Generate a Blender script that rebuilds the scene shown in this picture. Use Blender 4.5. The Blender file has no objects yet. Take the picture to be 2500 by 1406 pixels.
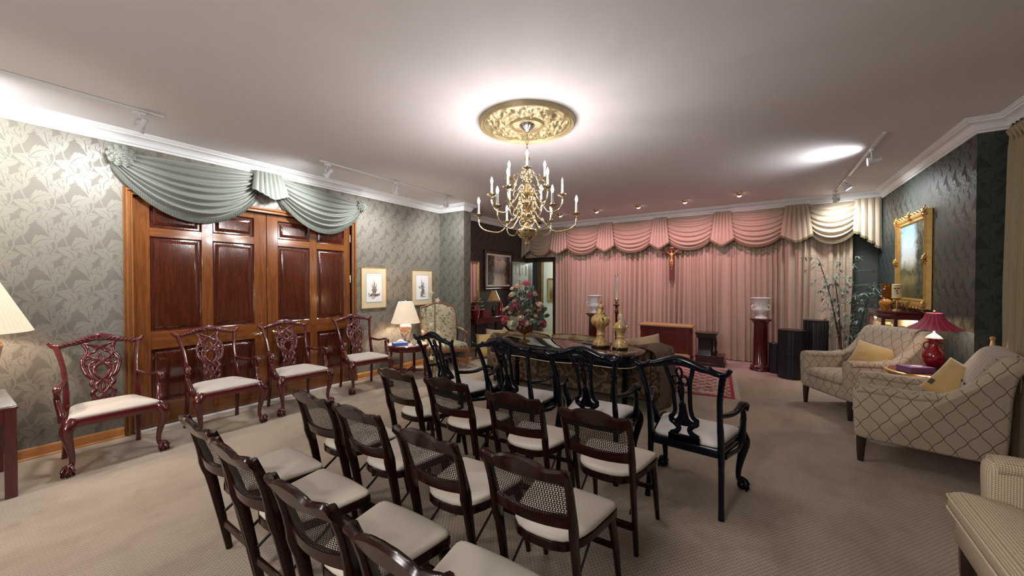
import bpy, bmesh, math, random
from math import sin, cos, pi, radians, sqrt
from mathutils import Vector, Matrix, noise
random.seed(7)
C = bpy.context.scene.collection
V = Vector

# ---------------------------------------------------------------- mesh builder
class MB:
    def __init__(s): s.v = []; s.f = []; s.M = Matrix.Identity(4)
    def add(s, vs, fs):
        o = len(s.v)
        s.v += [tuple(s.M @ V(p)) for p in vs]
        s.f += [tuple(i + o for i in f) for f in fs]
        return s
    def box(s, c, d, b=0.0, R=None):
        hx, hy, hz = d[0]/2, d[1]/2, d[2]/2
        c = V(c)
        T = (lambda p: c + (R @ V(p) if R else V(p)))
        if b <= 0:
            vs = [T((x, y, z)) for x in (-hx, hx) for y in (-hy, hy) for z in (-hz, hz)]
            return s.add(vs, [(0,1,3,2),(4,6,7,5),(0,4,5,1),(2,3,7,6),(0,2,6,4),(1,5,7,3)])
        b = min(b, hx*.95, hy*.95, hz*.95)
        idx = {}; vs = []
        for sx in (-1,1):
            for sy in (-1,1):
                for sz in (-1,1):
                    for a in range(3):
                        p = [sx*(hx-b), sy*(hy-b), sz*(hz-b)]; h = (hx,hy,hz); sg = (sx,sy,sz)
                        p[a] = sg[a]*h[a]
                        idx[(sx,sy,sz,a)] = len(vs); vs.append(T(p))
        fs = []
        for a in range(3):
            o = [i for i in range(3) if i != a]
            for sg in (-1,1):
                q = []
                for (u,w) in ((-1,-1),(1,-1),(1,1),(-1,1)):
                    k = [0,0,0]; k[a] = sg; k[o[0]] = u; k[o[1]] = w
                    q.append(idx[(k[0],k[1],k[2],a)])
                fs.append(tuple(q))
        for a in range(3):
            b1, c1 = [i for i in range(3) if i != a]
            for u in (-1,1):
                for w in (-1,1):
                    q = []
                    for (sg, ax) in ((-1,b1),(1,b1),(1,c1),(-1,c1)):
                        k = [0,0,0]; k[a] = sg; k[b1] = u; k[c1] = w
                        q.append(idx[(k[0],k[1],k[2],ax)])
                    fs.append(tuple(q))
        for sx in (-1,1):
            for sy in (-1,1):
                for sz in (-1,1):
                    fs.append(tuple(idx[(sx,sy,sz,a)] for a in range(3)))
        return s.add(vs, fs)
    def rings(s, rs, cap=True, close=False):
        n = len(rs[0]); vs = [p for r in rs for p in r]; fs = []
        m = len(rs)
        for i in range(m - (0 if close else 1)):
            j = (i+1) % m
            for k in range(n):
                l = (k+1) % n
                fs.append((i*n+k, i*n+l, j*n+l, j*n+k))
        if cap and not close:
            fs.append(tuple(range(n-1,-1,-1))); fs.append(tuple((m-1)*n+k for k in range(n)))
        return s.add(vs, fs)
    def tube(s, pts, r, n=8, up=(0,0,1), cap=True, close=False, sq=0.0):
        """sweep an ellipse; r is a number, (a,b) or a list of either; a across, b along up"""
        P = [V(p) for p in pts]; m = len(P); up = V(up)
        rs = []
        for i, p in enumerate(P):
            if close: t = P[(i+1) % m] - P[i-1]
            else: t = P[min(i+1, m-1)] - P[max(i-1, 0)]
            if t.length < 1e-9: t = V((0,0,1))
            t.normalize()
            u = up - t*up.dot(t)
            if u.length < 1e-4: u = V((1,0,0)) - t*t.x
            if u.length < 1e-4: u = V((0,1,0))
            u.normalize(); w = t.cross(u)
            ri = r[i] if isinstance(r, list) else r
            a, b = ri if isinstance(ri, tuple) else (ri, ri)
            ring = []
            for k in range(n):
                an = 2*pi*(k+.5)/n; ca, sa = cos(an), sin(an)
                if sq:
                    e = 1/max(abs(ca), abs(sa)); e = 1+(e-1)*sq
                    ca *= e; sa *= e
                ring.append(p + w*(ca*a) + u*(sa*b))
            rs.append(ring)
        return s.rings(rs, cap, close)
    def lathe(s, prof, n=24, c=(0,0,0), flute=None, cap=True):
        rs = []
        for (r, z) in prof:
            ring = []
            for k in range(n):
                a = 2*pi*k/n
                rr = r * (flute(a, z) if flute else 1)
                ring.append((c[0]+rr*cos(a), c[1]+rr*sin(a), c[2]+z))
            rs.append(ring)
        return s.rings(rs, cap)
    def prism(s, out, z0, z1, b=0.0):
        """extrude a 2D outline (xy) between z0 and z1, with an optional chamfer"""
        n = len(out)
        cx = sum(p[0] for p in out)/n; cy = sum(p[1] for p in out)/n
        def ins(d):
            r = []
            for p in out:
                v = V((p[0]-cx, p[1]-cy)); L = v.length
                v = v*((L-d)/L) if L > d else v
                r.append((cx+v.x, cy+v.y))
            return r
        if b:
            i = ins(b)
            rs = [[(p[0],p[1],z0) for p in i],[(p[0],p[1],z0+b) for p in out],[(p[0],p[1],z1-b) for p in out],[(p[0],p[1],z1) for p in i]]
        else: rs = [[(p[0],p[1],z0) for p in out],[(p[0],p[1],z1) for p in out]]
        return s.rings(rs)
    def grid(s, fn, nu, nv, cu=False, flip=False):
        vs = [fn(i/nu, j/nv) for i in range(nu + (0 if cu else 1)) for j in range(nv+1)]
        fs = []; N = nu if cu else nu+1; w = nv+1
        for i in range(nu):
            for j in range(nv):
                a = i*w+j; b_ = ((i+1) % N)*w+j
                q = (a, b_, b_+1, a+1)
                fs.append(q[::-1] if flip else q)
        return s.add(vs, fs)
    def ball(s, c, r, n=12, m=8, sc=(1,1,1)):
        return s.grid(lambda u, v: (c[0]+r*sc[0]*sin(pi*(v*.998+.001))*cos(2*pi*u), c[1]+r*sc[1]*sin(pi*(v*.998+.001))*sin(2*pi*u), c[2]+r*sc[2]*cos(pi*v)), n, m, cu=True, flip=True)
    def at(s, loc=(0,0,0), rz=0, rx=0, ry=0, sc=1):
        s.M = Matrix.Translation(loc) @ Matrix.Rotation(rz,4,'Z') @ Matrix.Rotation(ry,4,'Y') @ Matrix.Rotation(rx,4,'X') @ Matrix.Diagonal((sc,sc,sc,1))
        return s

def build(name, mb, mat, parent=None, label=None, smooth=40, loc=None, rz=0, uv=None):
    me = bpy.data.meshes.new(name)
    me.from_pydata(mb.v, [], mb.f); me.validate()
    bm = bmesh.new(); bm.from_mesh(me)
    bmesh.ops.recalc_face_normals(bm, faces=bm.faces)
    bm.to_mesh(me); bm.free()
    if smooth:
        me.shade_smooth(); me.set_sharp_from_angle(angle=radians(smooth))
    if uv:
        L = me.uv_layers.new(name='UVMap')
        for p in me.polygons:
            n = p.normal; ax = max(range(3), key=lambda i: abs(n[i]))
            for li in p.loop_indices:
                co = me.vertices[me.loops[li].vertex_index].co
                if ax == 0: t = (co.y, co.z)
                elif ax == 1: t = (co.x, co.z)
                else: t = (co.x, co.y)
                L.data[li].uv = t
    o = bpy.data.objects.new(name, me); C.objects.link(o)
    if isinstance(mat, (list, tuple)):
        for m in mat: me.materials.append(m)
    else: me.materials.append(mat)
    if parent: o.parent = parent
    if label: o['label'] = label
    if loc is not None: o.location = loc; o.rotation_euler = (0,0,rz)
    return o
def tag(o, label, cat, group=None):
    o['label'] = label; o['category'] = cat
    if group: o['group'] = group
    return o
def thing(name, label, cat, loc=(0,0,0), rz=0, group=None):
    o = bpy.data.objects.new(name, None); C.objects.link(o)
    o.empty_display_size = .1
    o.location = loc; o.rotation_euler = (0,0,rz)
    return tag(o, label, cat, group)
def struct(name, mb, mat, **k):
    o = build(name, mb, mat, **k); o['kind'] = 'structure'; return o
def copy_tree(o, parent=None):
    c = o.copy(); C.objects.link(c)
    if parent: c.parent = parent
    for ch in list(o.children): copy_tree(ch, c)
    return c
def dup(o, loc, rz, label, group=None):
    c = copy_tree(o); c.location = loc; c.rotation_euler = (0,0,rz); c['label'] = label
    if group: c['group'] = group
    return c
def bez(p0, p1, p2, p3, n=10):
    r = []
    p0, p1, p2, p3 = V(p0), V(p1), V(p2), V(p3)
    for i in range(n+1):
        t = i/n; u = 1-t
        r.append(p0*u**3 + p1*3*u*u*t + p2*3*u*t*t + p3*t**3)
    return r
def cr(P, n=6, close=False):
    """Catmull-Rom through points"""
    P = [V(p) for p in P]; m = len(P); out = []
    rng = range(m if close else m-1)
    for i in rng:
        if close: a, b, c, d = P[i-1], P[i], P[(i+1) % m], P[(i+2) % m]
        else: a, b, c, d = P[max(i-1,0)], P[i], P[i+1], P[min(i+2,m-1)]
        for k in range(n):
            t = k/n
            out.append(0.5*((2*b)+(c-a)*t+(2*a-5*b+4*c-d)*t*t+(3*b-a-3*c+d)*t**3))
    if not close: out.append(P[-1])
    return out
def lerp(a, b, t): return a+(b-a)*t
def ipl(tab, t):
    """piecewise-linear table lookup, tab = [(t, value), ...]"""
    if t <= tab[0][0]: return tab[0][1]
    for (a, x), (b, y) in zip(tab, tab[1:]):
        if t <= b: return x+(y-x)*(t-a)/(b-a)
    return tab[-1][1]

# ---------------------------------------------------------------- node helper
class NT:
    def __init__(s, name):
        s.m = bpy.data.materials.new(name); s.m.use_nodes = True
        s.t = s.m.node_tree; s.n = s.t.nodes; s.l = s.t.links
        s.b = s.n['Principled BSDF']
    def node(s, t, **k):
        n = s.n.new(t)
        for a, v in k.items(): setattr(n, a, v)
        return n
    def put(s, sock, v):
        if isinstance(v, E): s.l.new(v.s, sock)
        elif isinstance(v, (tuple, list)):
            sock.default_value = tuple(v) + ((1,) if len(v) == 3 and len(sock.default_value) == 4 else ())
        elif isinstance(v, bpy.types.NodeSocket): s.l.new(v, sock)
        else: sock.default_value = v
    def math(s, op, *a, clamp=False):
        n = s.node('ShaderNodeMath', operation=op); n.use_clamp = clamp
        for i, x in enumerate(a): s.put(n.inputs[i], x)
        return E(s, n.outputs[0])
    def mix(s, f, a, b):
        n = s.node('ShaderNodeMix', data_type='RGBA')
        s.put(n.inputs[0], f); s.put(n.inputs[6], a); s.put(n.inputs[7], b)
        return E(s, n.outputs[2])
    def coord(s, kind='Object'):
        n = s.node('ShaderNodeTexCoord'); return E(s, n.outputs[kind])
    def xyz(s, e):
        n = s.node('ShaderNodeSeparateXYZ'); s.put(n.inputs[0], e)
        return E(s, n.outputs[0]), E(s, n.outputs[1]), E(s, n.outputs[2])
    def vec(s, x, y, z):
        n = s.node('ShaderNodeCombineXYZ')
        for i, v in enumerate((x, y, z)): s.put(n.inputs[i], v)
        return E(s, n.outputs[0])
    def noise(s, vec=None, scale=5, detail=2, rough=.5, dist=0):
        n = s.node('ShaderNodeTexNoise')
        if vec is not None: s.put(n.inputs['Vector'], vec)
        n.inputs['Scale'].default_value = scale; n.inputs['Detail'].default_value = detail
        n.inputs['Roughness'].default_value = rough; n.inputs['Distortion'].default_value = dist
        return E(s, n.outputs['Fac'])
    def voro(s, vec=None, scale=5, feature='F1', out='Distance'):
        n = s.node('ShaderNodeTexVoronoi', feature=feature)
        if vec is not None: s.put(n.inputs['Vector'], vec)
        n.inputs['Scale'].default_value = scale
        return E(s, n.outputs[out])
    def ramp(s, f, stops, interp='LINEAR'):
        n = s.node('ShaderNodeValToRGB'); s.put(n.inputs[0], f)
        r = n.color_ramp; r.interpolation = interp
        while len(r.elements) < len(stops): r.elements.new(.5)
        for e, (p, c) in zip(r.elements, stops):
            e.position = p; e.color = tuple(c) + (1,) if len(c) == 3 else c
        return E(s, n.outputs[0])
    def scale(s, v, sc):
        n = s.node('ShaderNodeMapping'); s.put(n.inputs[0], v)
        n.inputs['Scale'].default_value = sc
        return E(s, n.outputs[0])
    def set(s, base=None, rough=None, metal=None, bump=None, bs=.3, bd=.01, **k):
        if base is not None: s.put(s.b.inputs['Base Color'], base)
        if rough is not None: s.put(s.b.inputs['Roughness'], rough)
        if metal is not None: s.put(s.b.inputs['Metallic'], metal)
        for a, v in k.items(): s.put(s.b.inputs[a.replace('_', ' ')], v)
        if bump is not None:
            n = s.node('ShaderNodeBump'); n.inputs['Strength'].default_value = bs; n.inputs['Distance'].default_value = bd
            s.put(n.inputs['Height'], bump); s.l.new(n.outputs[0], s.b.inputs['Normal'])
        return s.m
class E:
    def __init__(s, t, sock): s.t = t; s.s = sock
    def _o(s, op, o, r=False): return s.t.math(op, o, s) if r else s.t.math(op, s, o)
    def __add__(s, o): return s._o('ADD', o)
    __radd__ = __add__
    def __sub__(s, o): return s._o('SUBTRACT', o)
    def __rsub__(s, o): return s._o('SUBTRACT', o, True)
    def __mul__(s, o): return s._o('MULTIPLY', o)
    __rmul__ = __mul__
    def __truediv__(s, o): return s._o('DIVIDE', o)
    def __lt__(s, o): return s._o('LESS_THAN', o)
    def __gt__(s, o): return s._o('GREATER_THAN', o)
    def abs(s): return s.t.math('ABSOLUTE', s)
    def sin(s): return s.t.math('SINE', s)
    def max(s, o): return s._o('MAXIMUM', o)
    def min(s, o): return s._o('MINIMUM', o)
    def sub01(s): return s.t.math('ADD', s, 0, clamp=True)
    def wrap(s, per):   # to [-per/2, per/2]
        return s.t.math('WRAP', s, per/2, -per/2)
    def step(s, a, b):  # smooth clamp of (s-a)/(b-a)
        n = s.t.node('ShaderNodeMapRange'); s.t.put(n.inputs[0], s)
        n.inputs[1].default_value = a; n.inputs[2].default_value = b
        return E(s.t, n.outputs[0])
def mat(name, col, rough=.5, metal=0, **k):
    t = NT(name)
    # a faint procedural tone variation keeps every surface a little uneven
    n = t.noise(t.coord(), scale=k.pop('vs', 9), detail=3)
    amt = k.pop('var', .12)
    c = t.mix(n, tuple(x*(1-amt) for x in col), tuple(min(1, x*(1+amt)) for x in col))
    return t.set(base=c, rough=rough, metal=metal, **k)
# ---------------------------------------------------------------- materials
def wallpaper(name, ax, lo, hi, scale=1.0):
    """damask paper: acanthus leaves along a waving stem; ax = which object axis runs along the wall"""
    t = NT(name)
    x, y, z = t.xyz(t.coord())
    u = x+y      # walls run along one axis, so the other is constant on each face
    P, Q = .31*scale, .52*scale
    wob = t.noise(t.coord(), scale=9, detail=1)
    u = u + (wob-.5)*.02; w = z
    mask = None; vein = None
    leaves = []
    for st in (0, 1):
        for q in range(4):
            lz = (q+.15+.5*st)*Q/scale/4; sd = 1 if (q+st) % 2 else -1
            lx = -(.045*sin(2*pi*lz/(Q/scale)+st*1.9)) + st*P/scale*.5
            leaves.append((lx, lz, pi/2-sd*(.55+.25*((q*7+st*3)%3)), (.205,.175,.190)[(q+st)%3], .060, sd))
        lz = (.62+.45*st)*Q/scale; leaves.append((-(.045*sin(2*pi*lz/(Q/scale)+st*1.9)) + st*P/scale*.5, lz, pi/2+.1, .12, .034, 1))
    for (lx, lz, an, L, W, cv) in leaves:
        lx *= scale; lz *= scale; L *= scale*1.14; W *= scale*1.14
        cx = lx + cos(an)*L*.5; cz = lz + sin(an)*L*.5
        dx = (u-cx).wrap(P); dz = (w-cz).wrap(Q)
        a = dx*cos(an) + dz*sin(an)          # along the leaf
        b = dz*cos(an) - dx*sin(an)
        k = a*(1/L) + .5                      # 0 at the base, 1 at the tip
        b = b - (k*pi).sin()*(cv*.050*scale)
        ab = b.abs()
        kk = k - ab*(1.5/L)                   # lobes sweep towards the tip
        lob = ((kk*(pi*5)).sin()).abs()
        lob = t.math('POWER', lob, .55)
        width = ((k*pi).sin()*.55 + (1-k)*k*1.9)*(lob*.42+.58)*W
        inside = (width-ab).step(-.0008, .0018)
        ok = ((k > 0)*(k < 1))
        m = inside*ok
        ve = (ab - (1-k)*.0035).step(.0, .0022)
        m2 = m*ve*(lob.step(.18,.42)*.65+.35)
        ex = ((width+.004*scale)-ab).step(0,.001)*(k > -.03)*(k < 1.02)
        mask = m2 if mask is None else mask*(1-ex)+m2
    # stems lie under the leaves
    st = ((w*(2*pi/Q)).sin()*(.045*scale) + u).wrap(P).abs().step(.0055, .0035)
    st2 = ((w*(2*pi/Q)+1.9).sin()*(.045*scale) + u - P*.5).wrap(P).abs().step(.0055, .0035)
    mask = mask.max(st).max(st2*.8)
    fine = t.noise(t.coord(), scale=160, detail=1)
    mm = (mask*(.86+.0)+ (fine-.5)*.12).sub01()
    col = t.mix(mm, lo, hi)
    ro = mask*(-.22)+.62
    return t.set(base=col, rough=ro, bump=mask, bs=.12, bd=.002, Specular_IOR_Level=.55)
WALL_L = wallpaper('wallpaper_left', 1, (.128,.112,.090), (.205,.189,.157), .74)
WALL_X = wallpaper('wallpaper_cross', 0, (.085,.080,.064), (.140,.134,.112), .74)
WALL_R_SHADED = wallpaper('wallpaper_right_shaded', 1, (.013,.019,.017), (.042,.055,.047), .7)  # same paper as the left wall, with the shade put into its colour
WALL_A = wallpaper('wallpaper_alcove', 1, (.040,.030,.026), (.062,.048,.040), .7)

def wood(name, c1, c2, rough=.25, axis=2, scale=1.0, coat=.0, fig=1.0):
    t = NT(name)
    sc = [14*scale]*3; sc[axis] = 1.1*scale
    v = t.scale(t.coord(), tuple(sc))
    n1 = t.noise(v, scale=1.3, detail=4, rough=.6, dist=1.2*fig)
    rings = ((n1*26).sin()*.5+.5)
    n2 = t.noise(t.scale(t.coord(), tuple([90*scale if i != axis else 3*scale for i in range(3)])), scale=1.5, detail=3)
    f = (rings*.45 + n2*.55)
    return t.set(base=t.mix(f, c1, c2), rough=rough, bump=f, bs=.04, bd=.002, Coat_Weight=coat, Coat_Roughness=.08, Specular_IOR_Level=.5 if coat else .27)
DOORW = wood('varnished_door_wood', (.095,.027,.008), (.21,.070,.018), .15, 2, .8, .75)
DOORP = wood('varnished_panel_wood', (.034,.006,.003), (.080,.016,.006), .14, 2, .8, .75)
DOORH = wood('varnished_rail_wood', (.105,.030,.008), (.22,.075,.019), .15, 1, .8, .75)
OAK = wood('honey_oak', (.30,.115,.030), (.48,.21,.065), .3, 1, 1.4, .3)
OAKV = wood('honey_oak_upright', (.17,.062,.016), (.29,.11,.032), .25, 2, 1.4, .4)
MAHO = wood('red_mahogany', (.042,.0035,.0045), (.090,.009,.009), .18, 2, 1.5, .6, .5)
MAHOX = wood('red_mahogany_across', (.055,.005,.006), (.11,.011,.010), .2, 0, 1.5, .5, .5)
BLACKL = mat('black_lacquer', (.0022,.003,.007), .15, Specular_IOR_Level=.26)
WALNUT = wood('dark_walnut', (.009,.0025,.002), (.022,.006,.004), .18, 2, 1.2, .0, .6)
WALNUTX = wood('dark_walnut_across', (.010,.003,.002), (.028,.0075,.005), .18, 0, 1.2, .0, .6)
CANE = mat('stained_cane', (.010,.006,.004), .6, var=.25, Specular_IOR_Level=.2)
PANELRED = wood('cherry_panel', (.085,.009,.008), (.14,.017,.013), .3, 2, 1.5, .3, .4)

def leather(name, c, rough=.5):
    t = NT(name)
    b = t.noise(t.coord(), scale=220, detail=2); s_ = t.noise(t.coord(), scale=5, detail=3)
    return t.set(base=t.mix(s_, tuple(x*.86 for x in c), c), rough=rough, bump=b, bs=.12, bd=.002)
CREAM = leather('cream_vinyl', (.63,.57,.475), .42)
SEATRED = leather('oyster_seat_cloth', (.52,.46,.40), .8)
SEATBLK = leather('white_seat_cloth', (.60,.57,.54), .8)
CEIL = mat('ceiling_paint', (.66,.63,.645), .75, var=.03, vs=1.2)
CROWN = mat('white_gloss_trim', (.72,.72,.73), .4, var=.03)
BRASS = mat('polished_brass', (.74,.60,.36), .16, 1, var=.06)
GOLDP = mat('antique_gold_paint', (.30,.235,.13), .42, .35, var=.25, vs=25)
GILT = mat('gilt_frame', (.60,.37,.12), .36, .7, var=.35, vs=18)
WHITEM = mat('white_enamel_metal', (.62,.62,.64), .35, 0, var=.03)
CHROME = mat('steel_rim', (.6,.6,.62), .2, 1)
CANDLE = mat('candle_sleeve_white', (.50,.49,.46), .5, Emission_Color=(1,.9,.75,1), Emission_Strength=0.0)
IVORY = mat('porcelain_white', (.80,.80,.80), .18, Coat_Weight=.5)
DARKW = wood('ebony_stand', (.012,.006,.005), (.03,.012,.010), .25, 2, 1.5, .3, .5)
PLASTICB = mat('black_fluted_surface', (.010,.010,.014), .32)
GLASSD = mat('smoked_mirror_glass', (.012,.010,.010), .03, 0, var=.0, Specular_IOR_Level=1.0)
RUBBER = mat('dark_slot', (.02,.02,.02), .6)
MARBLE = mat('veined_marble', (.42,.38,.34), .12, var=.35, vs=14)

def emit(name, col, st):
    t = NT(name); t.set(base=(0,0,0), Emission_Color=tuple(col)+(1,), Emission_Strength=st); return t.m
BULB = emit('lit_bulb', (1,.94,.91), 340)
SPOTFACE = emit('lit_spot_face', (.95,1,1), 60)
PINKFACE = emit('pink_lamp_face', (1,.75,.80), 14)

def carpet():
    t = NT('lattice_carpet')
    x, y, z = t.xyz(t.coord())
    a = .0245
    d1 = ((x+y*.75)*(1/a)*pi).sin().abs(); d2 = ((x-y*.75)*(1/a)*pi).sin().abs()
    line = d1.min(d2).step(.34, .12)
    dot = (d1.max(d2)).step(.95, .99)*0
    n1 = t.noise(t.coord(), scale=260, detail=2)
    n2 = t.noise(t.scale(t.coord(), (1.5,.7,1)), scale=1.6, detail=4, rough=.6)
    n3 = t.noise(t.coord(), scale=5.5, detail=4)
    f = (line*.62 + n1*.30)
    c = t.mix(f, (.275,.22,.170), (.61,.51,.405))
    worn = n2.step(.46, .70)*.38 + n3.step(.54,.75)*.20
    c2 = t.mix(worn, c, (.17,.125,.095))
    return t.set(base=c2, rough=.95, bump=(line*.7+n1*.5), bs=.5, bd=.004, Specular_IOR_Level=.1)
CARPET = carpet()

def silk(name, c, rough=.45, slub=.15, sheen=.15):
    t = NT(name)
    n = t.noise(t.scale(t.coord(), (30,30,3)), scale=2, detail=3)
    n2 = t.noise(t.scale(t.coord(), (6,6,60)), scale=4, detail=2)
    f = n*.6+n2*.4
    return t.set(base=t.mix(f, tuple(x*(1-slub) for x in c), tuple(min(1,x*(1+slub)) for x in c)), rough=rough, Sheen_Weight=sheen, bump=n2, bs=.06, bd=.002)
DRAPE = silk('champagne_silk', (.43,.335,.245), .5)
VALANCE = silk('champagne_valance_silk', (.38,.295,.21), .5)
VTRIM = silk('olive_fringe', (.15,.11,.055), .85)
SWAGG = silk('grey_green_satin', (.195,.205,.18), .42)
FRINGEG = silk('grey_green_fringe', (.10,.106,.09), .85)
DRAPER = silk('bronze_curtain_cloth', (.27,.205,.115), .6)

def striped(name, cols, w):
    t = NT(name); x, y, z = t.xyz(t.coord())
    f = ((x*(2*pi/w)).sin()*.5+.5)
    return t.set(base=t.mix(f.step(.4,.6), cols[0], cols[1]), rough=.8)

def trellis(name, base, line, a=.058, b=.082, th=.095):
    """ogee lattice of dark lines on cream cloth, mapped by the box UVs"""
    t = NT(name); x, y, z = t.xyz(t.coord('UV'))
    ys = (y*(2*pi/b)).sin()*(a*.0)
    # two families of s-curved lines
    p = x*(1/a) + y*(1/b) ; q = x*(1/a) - y*(1/b)
    wig1 = (q*pi*1.0).sin()*.065; wig2 = (p*pi*1.0).sin()*.065
    l1 = ((p+wig1)*pi*.5).sin().abs(); l2 = ((q+wig2)*pi*.5).sin().abs()
    m = l1.min(l2).step(th, th*.45)
    n = t.noise(t.coord(), scale=180, detail=2)
    big = t.noise(t.coord(), scale=4, detail=2)
    c0 = t.mix(big, tuple(v*.85 for v in base), base)
    return t.set(base=t.mix(m, c0, line), rough=.9, bump=(m*-.6+n*.3), bs=.4, bd=.003, Sheen_Weight=.15)
TREL = trellis('trellis_upholstery', (.40,.32,.23), (.085,.035,.028))
def checkcloth():
    t = NT('checked_upholstery'); x, y, z = t.xyz(t.coord('UV'))
    a = .0090
    f = ((x*(pi/a)).sin().abs().step(.55,.35)*.6 + (y*(pi/a)).sin().abs().step(.55,.35)*.6).sub01()
    return t.set(base=t.mix(f, (.60,.51,.36), (.20,.125,.075)), rough=.9, bump=f, bs=.2, bd=.002)
CHECK = checkcloth()
YELLOW = silk('mustard_velvet', (.47,.31,.115), .8, .12, .4)
TAN = silk('tan_cushion_cloth', (.40,.27,.16), .8, .12, .4)
def tapestry(name, cols, sc=14):
    t = NT(name)
    n = t.noise(t.coord(), scale=sc, detail=5, rough=.65, dist=.6)
    n2 = t.noise(t.coord(), scale=sc*2.4, detail=3, dist=.8)
    f = n*.65+n2*.35
    return t.set(base=t.ramp(f, cols), rough=.9, bump=n2, bs=.15, bd=.002)
TAPES = tapestry('needlepoint_tapestry', [(.33,(.04,.05,.025)),(.43,(.12,.11,.06)),(.48,(.33,.29,.19)),(.55,(.37,.32,.21)),(.60,(.22,.09,.05)),(.70,(.08,.10,.05))], 13)
def damask(name, base, fig, dark, sc):
    t = NT(name)
    x, y, z = t.xyz(t.coord())
    w = t.noise(t.coord(), scale=2.2*sc, detail=2)
    a = ((x*(2*pi*1.15)*sc*.5+(w*4)).sin()); b = ((z*(2*pi*1.3)*sc*.5+(w*5)).sin())
    r = (a*b)
    v = t.voro(t.coord(), scale=5*sc)
    f = (r.abs()*.5+v*.6)
    return t.set(base=t.ramp(f, [(.15,base),(.35,fig),(.42,base),(.60,dark),(.66,fig),(.8,base)]), rough=.9)
SOFAC = damask('floral_sofa_cloth', (.085,.055,.030), (.21,.15,.075), (.07,.018,.012), 1.6)
SOFAT = damask('pale_medallion_cloth', (.22,.16,.085), (.30,.22,.12), (.10,.05,.025), 1.2)
# ---------------------------------------------------------------- room shell
ZT, ZC = 2.975, 2.87
XL, XR, XW = -5.2, 1.66, 2.0
YS, YE, YN = 5.48, 5.19, -3.8       # stub wall, end of the right wall, wall behind
BA = -.035                           # the draped wall runs at a slight angle
BM = Matrix.Translation((1.66, 8.3, 0)) @ Matrix.Rotation(BA, 4, 'Z')
def bk(x, y, z=0): return BM @ V((x, y, z))

struct('floor', MB().box((-1.7, 3.6, -.05), (7.8, 15.2, .1)), CARPET, smooth=0)
struct('ceiling', MB().box((-1.7, 3.6, ZT+.05), (7.8, 15.2, .1)), CEIL, smooth=0)
DY0, DY1, DZ = 1.138, 3.554, 2.375   # opening of the double door
m = MB()
m.box((XL-.06, (YN+DY0)/2, ZT/2), (.12, DY0-YN, ZT)); m.box((XL-.06, (DY1+6.0)/2, ZT/2), (.12, 6.0-DY1, ZT)); m.box((XL-.06, (DY0+DY1)/2, (DZ+ZT)/2), (.12, DY1-DY0, ZT-DZ))
struct('wall_left', m, WALL_L, smooth=0)
struct('wall_alcove', MB().box((XL-.06, 7.55, ZT/2), (.12, 3.1, ZT)), WALL_A, smooth=0)
struct('wall_stub', MB().box(((XL-4.6)/2, YS+.1, ZT/2), (.60, .2, ZT)), WALL_X, smooth=0)
struct('wall_right', MB().box((XR+.06, (YE+8.9)/2, ZT/2), (.12, 8.9-YE, ZT)), WALL_R_SHADED, smooth=0)
struct('wall_return', MB().box(((XR+XW+.1)/2+.06, YE+.06, ZT/2), (XW+.1-XR-.12, .12, ZT)), WALL_R_SHADED, smooth=0)  # stands in shadow, so it takes the darkened paper
struct('wall_window', MB().box((XW+.06, (YN+YE)/2, ZT/2), (.12, YE-YN, ZT)), WALL_R_SHADED, smooth=0)
struct('wall_front', MB().box((-1.6, YN-.06, ZT/2), (7.6, .12, ZT)), WALL_X, smooth=0)
# back wall with the doorway, in its own slightly turned frame
DL, DR, DH = -6.80, -6.02, 2.045
m = MB(); m.M = BM
m.box(((DR+.3)/2, .31, ZT/2), (.3-DR, .12, ZT)); m.box(((DL-9.3)/2, .31, ZT/2), (DL+9.3, .12, ZT)); m.box(((DL+DR)/2, .31, (DH+ZT)/2), (DR-DL, .12, ZT-DH))
struct('wall_back', m, mat('dark_green_paper', (.040,.046,.040), .6, var=.3, vs=22), smooth=0)

def sweep(path, prof, closed=False):
    """mitred moulding: path of xy points, prof of (offset to the left of travel, z)"""
    P = [V((p[0], p[1])) for p in path]; rs = []
    for i, p in enumerate(P):
        d0 = (P[i]-P[i-1]).normalized() if i > 0 else (P[1]-P[0]).normalized()
        d1 = (P[i+1]-P[i]).normalized() if i < len(P)-1 else d0
        n0 = V((-d0.y, d0.x)); n1 = V((-d1.y, d1.x))
        b = (n0+n1).normalized(); k = 1/max(.2, b.dot(n0))
        rs.append([(p.x+b.x*k*o, p.y+b.y*k*o, z) for (o, z) in prof])
    return MB().rings(rs)
def crownprof():
    pr = [(0, ZC-.02), (.008, ZC-.02), (.012, ZC), (.022, ZC+.004)]
    for i in range(7):
        a = i/6*pi/2; pr.append((.025+.052*(1-cos(a)), ZC+.008+.055*sin(a)))
    pr += [(.082, ZC+.066), (.085, ZC+.078), (.098, ZC+.082), (.104, ZC+.092), (.112, ZC+.095), (.112, ZT), (0, ZT)]
    return pr
# travel clockwise seen from above -> the room lies to the right; offsets are negated
def crown(name, path):
    m = sweep(path, [(-o, z) for (o, z) in crownprof()])
    return struct(name, m, CROWN, smooth=30)
b0 = bk(-7.2, 0); b1 = bk(0, 0)
crown('trim_1', [(XL, YN), (XL, YS), (-4.6, YS), (-4.6, YS+.2), (XL, YS+.2), (XL, 8.54), (XR, b1.y), (XR, YE), (XW, YE)])
crown('trim_2', [(1.86, YE-.02), (1.86, YN)])
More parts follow.
